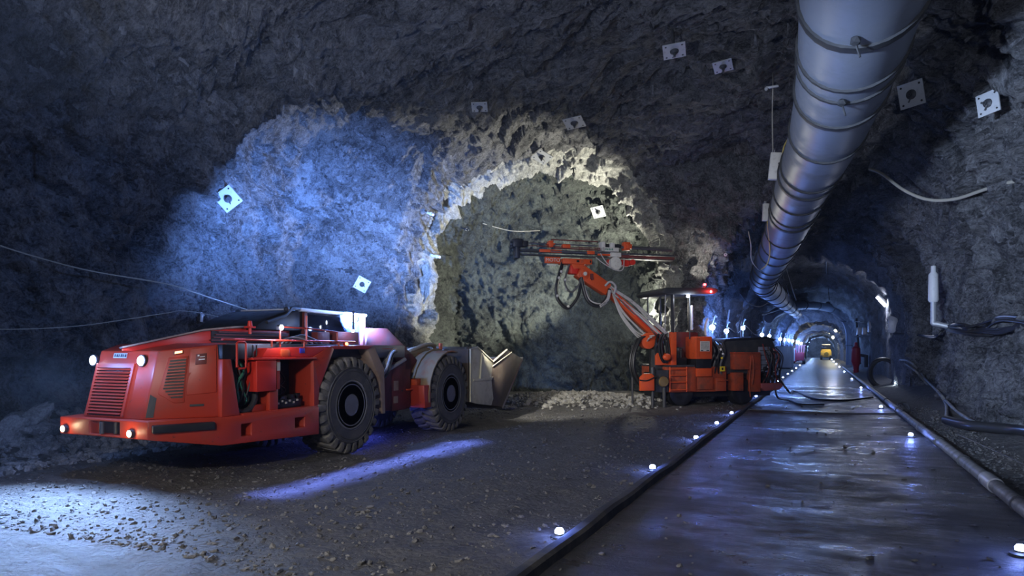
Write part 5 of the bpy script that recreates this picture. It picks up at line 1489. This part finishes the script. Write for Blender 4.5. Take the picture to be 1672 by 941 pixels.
# yellow vehicle
vy = 150; vx = .75
o = empty('mine_truck', T(vx, vy, 0), 'yellow mine vehicle standing at the far end of the tunnel', 'vehicle')
mb = MB(); mb.box((vx - 1.0, vy, .55), (vx + 1.0, vy + 3.5, 1.7)); mb.prism([(vx - 1.0, 1.7), (vx + 1.0, 1.7), (vx + .8, 2.1), (vx - .8, 2.1)], 'Y', vy + .2, vy + 3.0); mb.build('body', YELM, o, bevel=.08)
mb = MB(); mb.prism([(vx - .9, 2.1), (vx + .9, 2.1), (vx + .75, 3.0), (vx - .75, 3.0)], 'Y', vy + .6, vy + 2.4); mb.build('cab', GLASS, o, bevel=.05)
mb = MB().box((vx - .8, vy + .5, 3.0), (vx + .8, vy + 2.5, 3.15)); mb.build('cab_roof', CREAM, o, bevel=.05)
for dx in (-1.05, .65):
    for dy in (.5, 2.8):
        mb = MB().cyl((vx + dx, vy + dy, .6), (vx + dx + .4, vy + dy, .6), .6, seg=20); mb.build('tyre', BLK, o)
mb = MB(); mb.lathe([(.001, -.1), (.35, -.1), (.4, -.05), (.4, 0), (.001, 0)], (vx + .1, vy, 1.2), (0, 1, 0), 20); mb.build('front_grille', mat('olive', (.2, .16, .03), .6), o)
# red machine on the left
mx, my = -2.9, 100
o = empty('drill_wagon', T(mx, my, 0), 'red and pink machine parked by the left wall of the far tunnel', 'machine')
mb = MB(); mb.box((mx - .7, my, .5), (mx + .7, my + 5, 1.6)); mb.box((mx - .8, my - .2, .3), (mx - .3, my, 2.0)); mb.build('body', mat('wagon_red', (.45, .05, .08), .5), o, bevel=.05)
mb = MB(); mb.box((mx - .85, my - .3, .4), (mx - .45, my - .1, 2.2)); mb.build('side_board', CREAM, o, bevel=.03)
for k in range(4):
    mb = MB(); mb.tube([(mx - .3 + .3 * k, my + .8 * k, 1.5), (mx - .25 + .3 * k, my + .8 * k, 2.5), (mx - .1 + .32 * k, my + .8 * k, 2.6)], .1, 6); mb.build('post', mat('wagon_pink', (.6, .3, .4), .5), o)
for dy in (.6, 3.8):
    mb = MB().cyl((mx + .45, my + dy, .45), (mx + .8, my + dy, .45), .45, seg=18); mb.build('tyre', BLK, o)
# grey container
gx, gy = -3.4, 74
o = empty('container', T(gx, gy, 0), 'grey ribbed container by the left wall behind the drill rig', 'container')
mb = MB(); mb.box((gx - 1.0, gy, .1), (gx + .6, gy + 6, 2.3)); mb.build('container_body', DUCT, o, bevel=.03)
mb = MB()
for k in range(9): mb.box((gx - .95 + k * .18, gy - .04, .15), (gx - .87 + k * .18, gy, 2.2))
mb.build('container_rib', DUCT, o)

# ------------------------------------------------------------------ rubble
rr_ = random.Random(13)
protos = []
for k in range(10):
    mb = MB(); stone_mb(mb, (0, 0, 0), 1, rr_, 3, .7)
    for v in mb.b.verts:   # flat broken facets
        v.co += v.co.normalized() * .10 * (noise.cell(v.co * 2.2 + V((k, 0, 0))))
    bmesh.ops.recalc_face_normals(mb.b, faces=mb.b.faces)
    me_ = bpy.data.meshes.new('rock'); mb.b.to_mesh(me_); mb.b.free(); me_.materials.append(M_rubble)
    me_.polygons.foreach_set('use_smooth', [True] * len(me_.polygons)); me_.set_sharp_from_angle(angle=math.radians(28))
    protos.append(me_)


def place_rock(px, py, r, label, group, rise=0.0):
    rr2 = ray(px, py).normalized()
    h_ = bvh3.ray_cast(CAM, rr2); w_ = bvh.ray_cast(CAM, rr2)
    if h_[0] is None or (w_[0] is not None and w_[3] < h_[3] + .1): return None
    p = h_[0] + V((0, 0, rise - .02))
    o = bpy.data.objects.new('rock', protos[rr_.randrange(10)]); col.objects.link(o)
    o.location = p; o.scale = (r * rr_.uniform(.9, 1.3), r * rr_.uniform(.8, 1.1), r * rr_.uniform(.55, .8)); o.rotation_euler = (rr_.uniform(-.5, .5), rr_.uniform(-.5, .5), rr_.uniform(0, 6.3))
    tag(o, label, 'rock', group)
    return o


GRP = 'broken rocks heaped at the left wall'
o = place_rock(44, 712, .50, 'longest pale slab leaning in the left rock heap', GRP, .22); o.scale = (.62, .24, .16); o.rotation_euler = (.3, -.75, .9)
o = place_rock(18, 722, .32, 'pale slab under the leaning one in the left heap', GRP, .1); o.scale = (.3, .16, .38)
o = place_rock(66, 716, .30, 'angular grey block beside the slab in the left heap', GRP, .15)
n_r = 0
for i in range(170):
    px = rr_.uniform(-60, 200); py = rr_.uniform(672, 752 - max(0, px) * .10)
    r = rr_.uniform(.06, .20) * (1.1 if px < 90 else .75)
    place_rock(px, py, r, 'grey broken rock lying loose in the left heap', GRP, rr_.uniform(-.02, .06))
# muck heap before the rock face: many small pieces, one mass
SP = []
for k in range(14):
    mb = MB(); stone_mb(mb, (0, 0, 0), 1, rr_, 1)
    mb.b.verts.index_update()
    SP.append((np.array([v.co[:] for v in mb.b.verts]), np.array([[v.index for v in f.verts] for f in mb.b.faces])))
    mb.b.free()


def stones(name, items, m_, label, seed):
    g_ = np.random.default_rng(seed); vs_, fs_ = [], []; n_ = 0
    for c, r in items:
        pv, pf = SP[g_.integers(len(SP))]
        q_, _ = np.linalg.qr(g_.normal(size=(3, 3)))
        v_ = (pv @ q_) * r; v_[:, 2] *= .8
        vs_.append(v_ + np.array(c)); fs_.append(pf + n_); n_ += len(pv)
    me_ = bpy.data.meshes.new(name); me_.from_pydata(np.concatenate(vs_).tolist(), [], np.concatenate(fs_).tolist())
    me_.materials.append(m_); me_.polygons.foreach_set('use_smooth', [True] * len(me_.polygons)); me_.set_sharp_from_angle(angle=math.radians(25))
    o = bpy.data.objects.new(name, me_); col.objects.link(o)
    return tag(o, label, name, kind='stuff')


rr_ = random.Random(17); it_ = []
for i in range(3000):
    a_ = rr_.gauss(0, 2.6); b_ = rr_.gauss(0.2, .75)
    c = V((-7.6, 21.2, 0)) + ac * a_ + V((-ac.y, ac.x, 0)) * b_
    if (c.x > -4.9 and c.y > 21.8) or c.x < -11.8: continue
    r = .035 + .10 * rr_.random() ** 3
    it_.append(((c.x, c.y, fh(c.x, c.y) + r * .25), r))
stones('rubble', it_, M_muck, 'pale broken rubble spread before the dark rock face', 1)
it_ = []
for i in range(1500):
    x = rr_.uniform(-13.4, -10.8); y = rr_.uniform(5.4, 11.0)
    if rr_.random() < (x + 14) / 8: continue
    r = .03 + .08 * rr_.random() ** 2.5
    it_.append(((x, y, fh(x, y) + r * .2), r))
stones('rubble', it_, M_rubble, 'small grey rubble between the rocks at the left wall', 2)
it_ = []
for i in range(14000):
    y = 4.2 + 20 * rr_.random() ** 1.8; x = rr_.uniform(-11.0, 2.9) if rr_.random() < .85 else rr_.uniform(2.2, 2.9)
    if -2.3 < x < 2.1 and rr_.random() < .93: continue
    if x < -3.2 and y > 19: continue
    if -10.4 < x < -7.5 and 8.5 < y < 15 and rr_.random() < .7: continue
    r = (.010 + .026 * rr_.random() ** 4) * (1 + y * .02)
    it_.append(((x, y, fh(x, y) + r * .15), r))
stones('gravel', it_, M_grav, 'loose dark gravel scattered over the dirt floor', 3)

# ------------------------------------------------------------------ lights
BLUE = (.30, .50, 1.0); COLD = (.72, .84, 1.0)
# loader: mast lamps towards the wall and the cross-cut, rear headlights, side lamps
light('SPOT', MAST + V((-.15, .1, -.05)), 29000, (.15, .33, 1.0), .04, (-15.0, 17.0, 2.4), 108, 1.0)
light('SPOT', MAST + V((.0, .12, -.1)), 2800, (.55, .74, 1.0), .05, (-12.4, 19.5, 4.2), 54, .9)
for x in (-9.63, -8.60):
    light('SPOT', (x, 6.0, 1.70), 1700, (.32, .52, 1.0), .06, (x + 1.0, 3.4, -.2), 110, .9)
    light('POINT', (x, 5.90, 1.74), 45, (.20, .38, 1.0), .04)
strip = bpy.data.lights.new('floor_band_fill', 'AREA'); strip.shape = 'RECTANGLE'; strip.size = 5.6; strip.size_y = .03  # added strip light with no fitting, lays the blue band beside the loader
strip.energy = 75; strip.color = (.16, .24, 1.0); strip.spread = math.radians(22)
so = bpy.data.objects.new('floor_band_fill', strip); col.objects.link(so); so.location = (-7.70, 9.3, 2.02)
d_ = (V((-6.45, 9.3, 0)) - V(so.location)).normalized()
so.rotation_euler = Matrix((V((0, 1, 0)), d_.cross(V((0, 1, 0))) * -1, -d_)).transposed().to_euler()
light('POINT', SIDE_LAMP + V((.15, -.1, -.05)), 20, (.6, .65, 1.0), .04)
light('POINT', MAST + V((.35, -.35, -.35)), 25, (.28, .44, 1.0), .06)
for x in (-9.76, -8.36): light('POINT', (x, 5.9, .74), 3, (1, .75, .45), .03)
light('POINT', (-8.9, 11.4, .35), 40, (.08, .12, 1.0), .05)
# work lamp standing in the cross-cut behind the rig; canopy lamp, red lamps
WLP = V((-6.0, 26.2, 2.2))
light('SPOT', WLP, 6500, (1.0, .98, .84), .10, WLP + ac * -.75 + dep * .26 + V((0, 0, .60)), 98, .35)
light('POINT', V((-6.5, 27.0, 3.6)), 420, (1.0, .98, .84), .10)  # added second light to lift the face and right rim
light('POINT', RM @ V((1.69, -.12, 3.50)), 25, COLD, .04)
light('POINT', RM @ V((2.48, -.24, 3.74)), 14, (1.0, .05, .05), .06)
light('POINT', RM @ V((2.37, .0, 4.05)), 3, (1.0, .05, .05), .05)
# floor lamps
for i, (x, y, z) in enumerate(LAMPS):
    if y < 45: light('POINT', (x, y, z + .04), 9 + .1 * y, (.14, .24, 1.0), .03)
# wall lamps and tube lamp, plus added fills for rubble and duct
for i, (p, s_) in enumerate(WL):
    yel_ = i >= 12
    light('POINT', p + V((.45 if not yel_ else -.5, -.25, .1)), (170 if i < 5 else 340) if not yel_ else 700, (.14, .30, 1.0) if not yel_ else (1.0, .95, .7), .1)
light('SPOT', (-7.35, 14.2, 2.3), 900, (1.0, .97, .90), .05, (-7.2, 21.0, .2), 66, .8)  # added spot at the loader's front to brighten the rubble
light('POINT', (1.0, 76, 3.2), 420, (.22, .42, 1.0), .15)  # added blue fill for the arching duct, no lamp here
light('POINT', TUBE, 300, (.70, .76, 1.0), .12)
light('POINT', HANDL, 8, (.7, .85, 1.0), .05)
# further tunnel lamps (beyond those seen)
for y, e_ in ((70, 220), (100, 420), (130, 500), (160, 800), (186, 1800)):
    light('POINT', (-2.2, y, 3.4), e_, (.32, .52, 1.0), .2)
# added fill lights without fittings, mostly out of view around the camera
light('POINT', (-4.0, -3.5, 5.4), 420, (.50, .64, 1.0), .5)
light('SPOT', (.8, -2.5, 1.6), 1400, (.72, .80, 1.0), .12, (-4.0, 13.0, 11.0), 70, .7)
light('SPOT', (-5.0, 2.0, 3.4), 1900, (.72, .80, 1.0), .10, (-5.2, 9.5, 9.6), 104, .7)
light('POINT', MAST + V((0, 0, .75)), 260, (.16, .34, 1.0), .06)  # added blue fill above the mast, tints the left roof
light('SPOT', RM @ V((2.35, .6, 4.2)), 130, (1.0, .95, .82), .05, (-3.5, 26.0, 6.6), 70, .6)  # added spot over the rig canopy, brightens the tunnel's left shoulder
light('SPOT', (-2.0, -3.0, 5.2), 1700, (1.0, .93, .86), .3, (-6.0, 12.0, .8), 62, .8)
light('SPOT', (-3.0, 1.0, 3.0), 11000, (.50, .66, 1.0), .25, (3.6, 15.0, 3.6), 36, .7)
light('SPOT', (-3.0, 4.0, 5.2), 1100, (1.0, .93, .82), .2, RM @ V((-.4, 0, 3.0)), 34, .8)
light('POINT', (1.2, 1.0, 3.2), 80, (.70, .78, 1.0), .35)
light('SPOT', (-6.5, -3.0, 2.2), 1500, (.97, .96, .95), .10, (-1.5, 12.0, 0), 62, .8)

w = bpy.data.worlds.new('world'); scene.world = w; w.use_nodes = True
w.node_tree.nodes['Background'].inputs['Color'].default_value = (.01, .012, .02, 1)
w.node_tree.nodes['Background'].inputs['Strength'].default_value = 0.2

nt_ = w.node_tree
vsn = nt_.nodes.new('ShaderNodeVolumeScatter'); vsn.inputs['Density'].default_value = .00045; vsn.inputs['Anisotropy'].default_value = .35
vsn.inputs['Color'].default_value = (.75, .85, 1.0, 1)
nt_.links.new(vsn.outputs['Volume'], nt_.nodes['World Output'].inputs['Volume'])

vs = scene.view_settings
vs.view_transform = 'Standard'
vs.look = 'None'
vs.gamma = 1.0
vs.use_curve_mapping = False
vs.exposure = 0.0
scene.cycles.use_denoising = True
scene.cycles.max_bounces = 6
scene.cycles.sample_clamp_indirect = 4.0
scene.cycles.caustics_reflective = False
scene.cycles.caustics_refractive = False
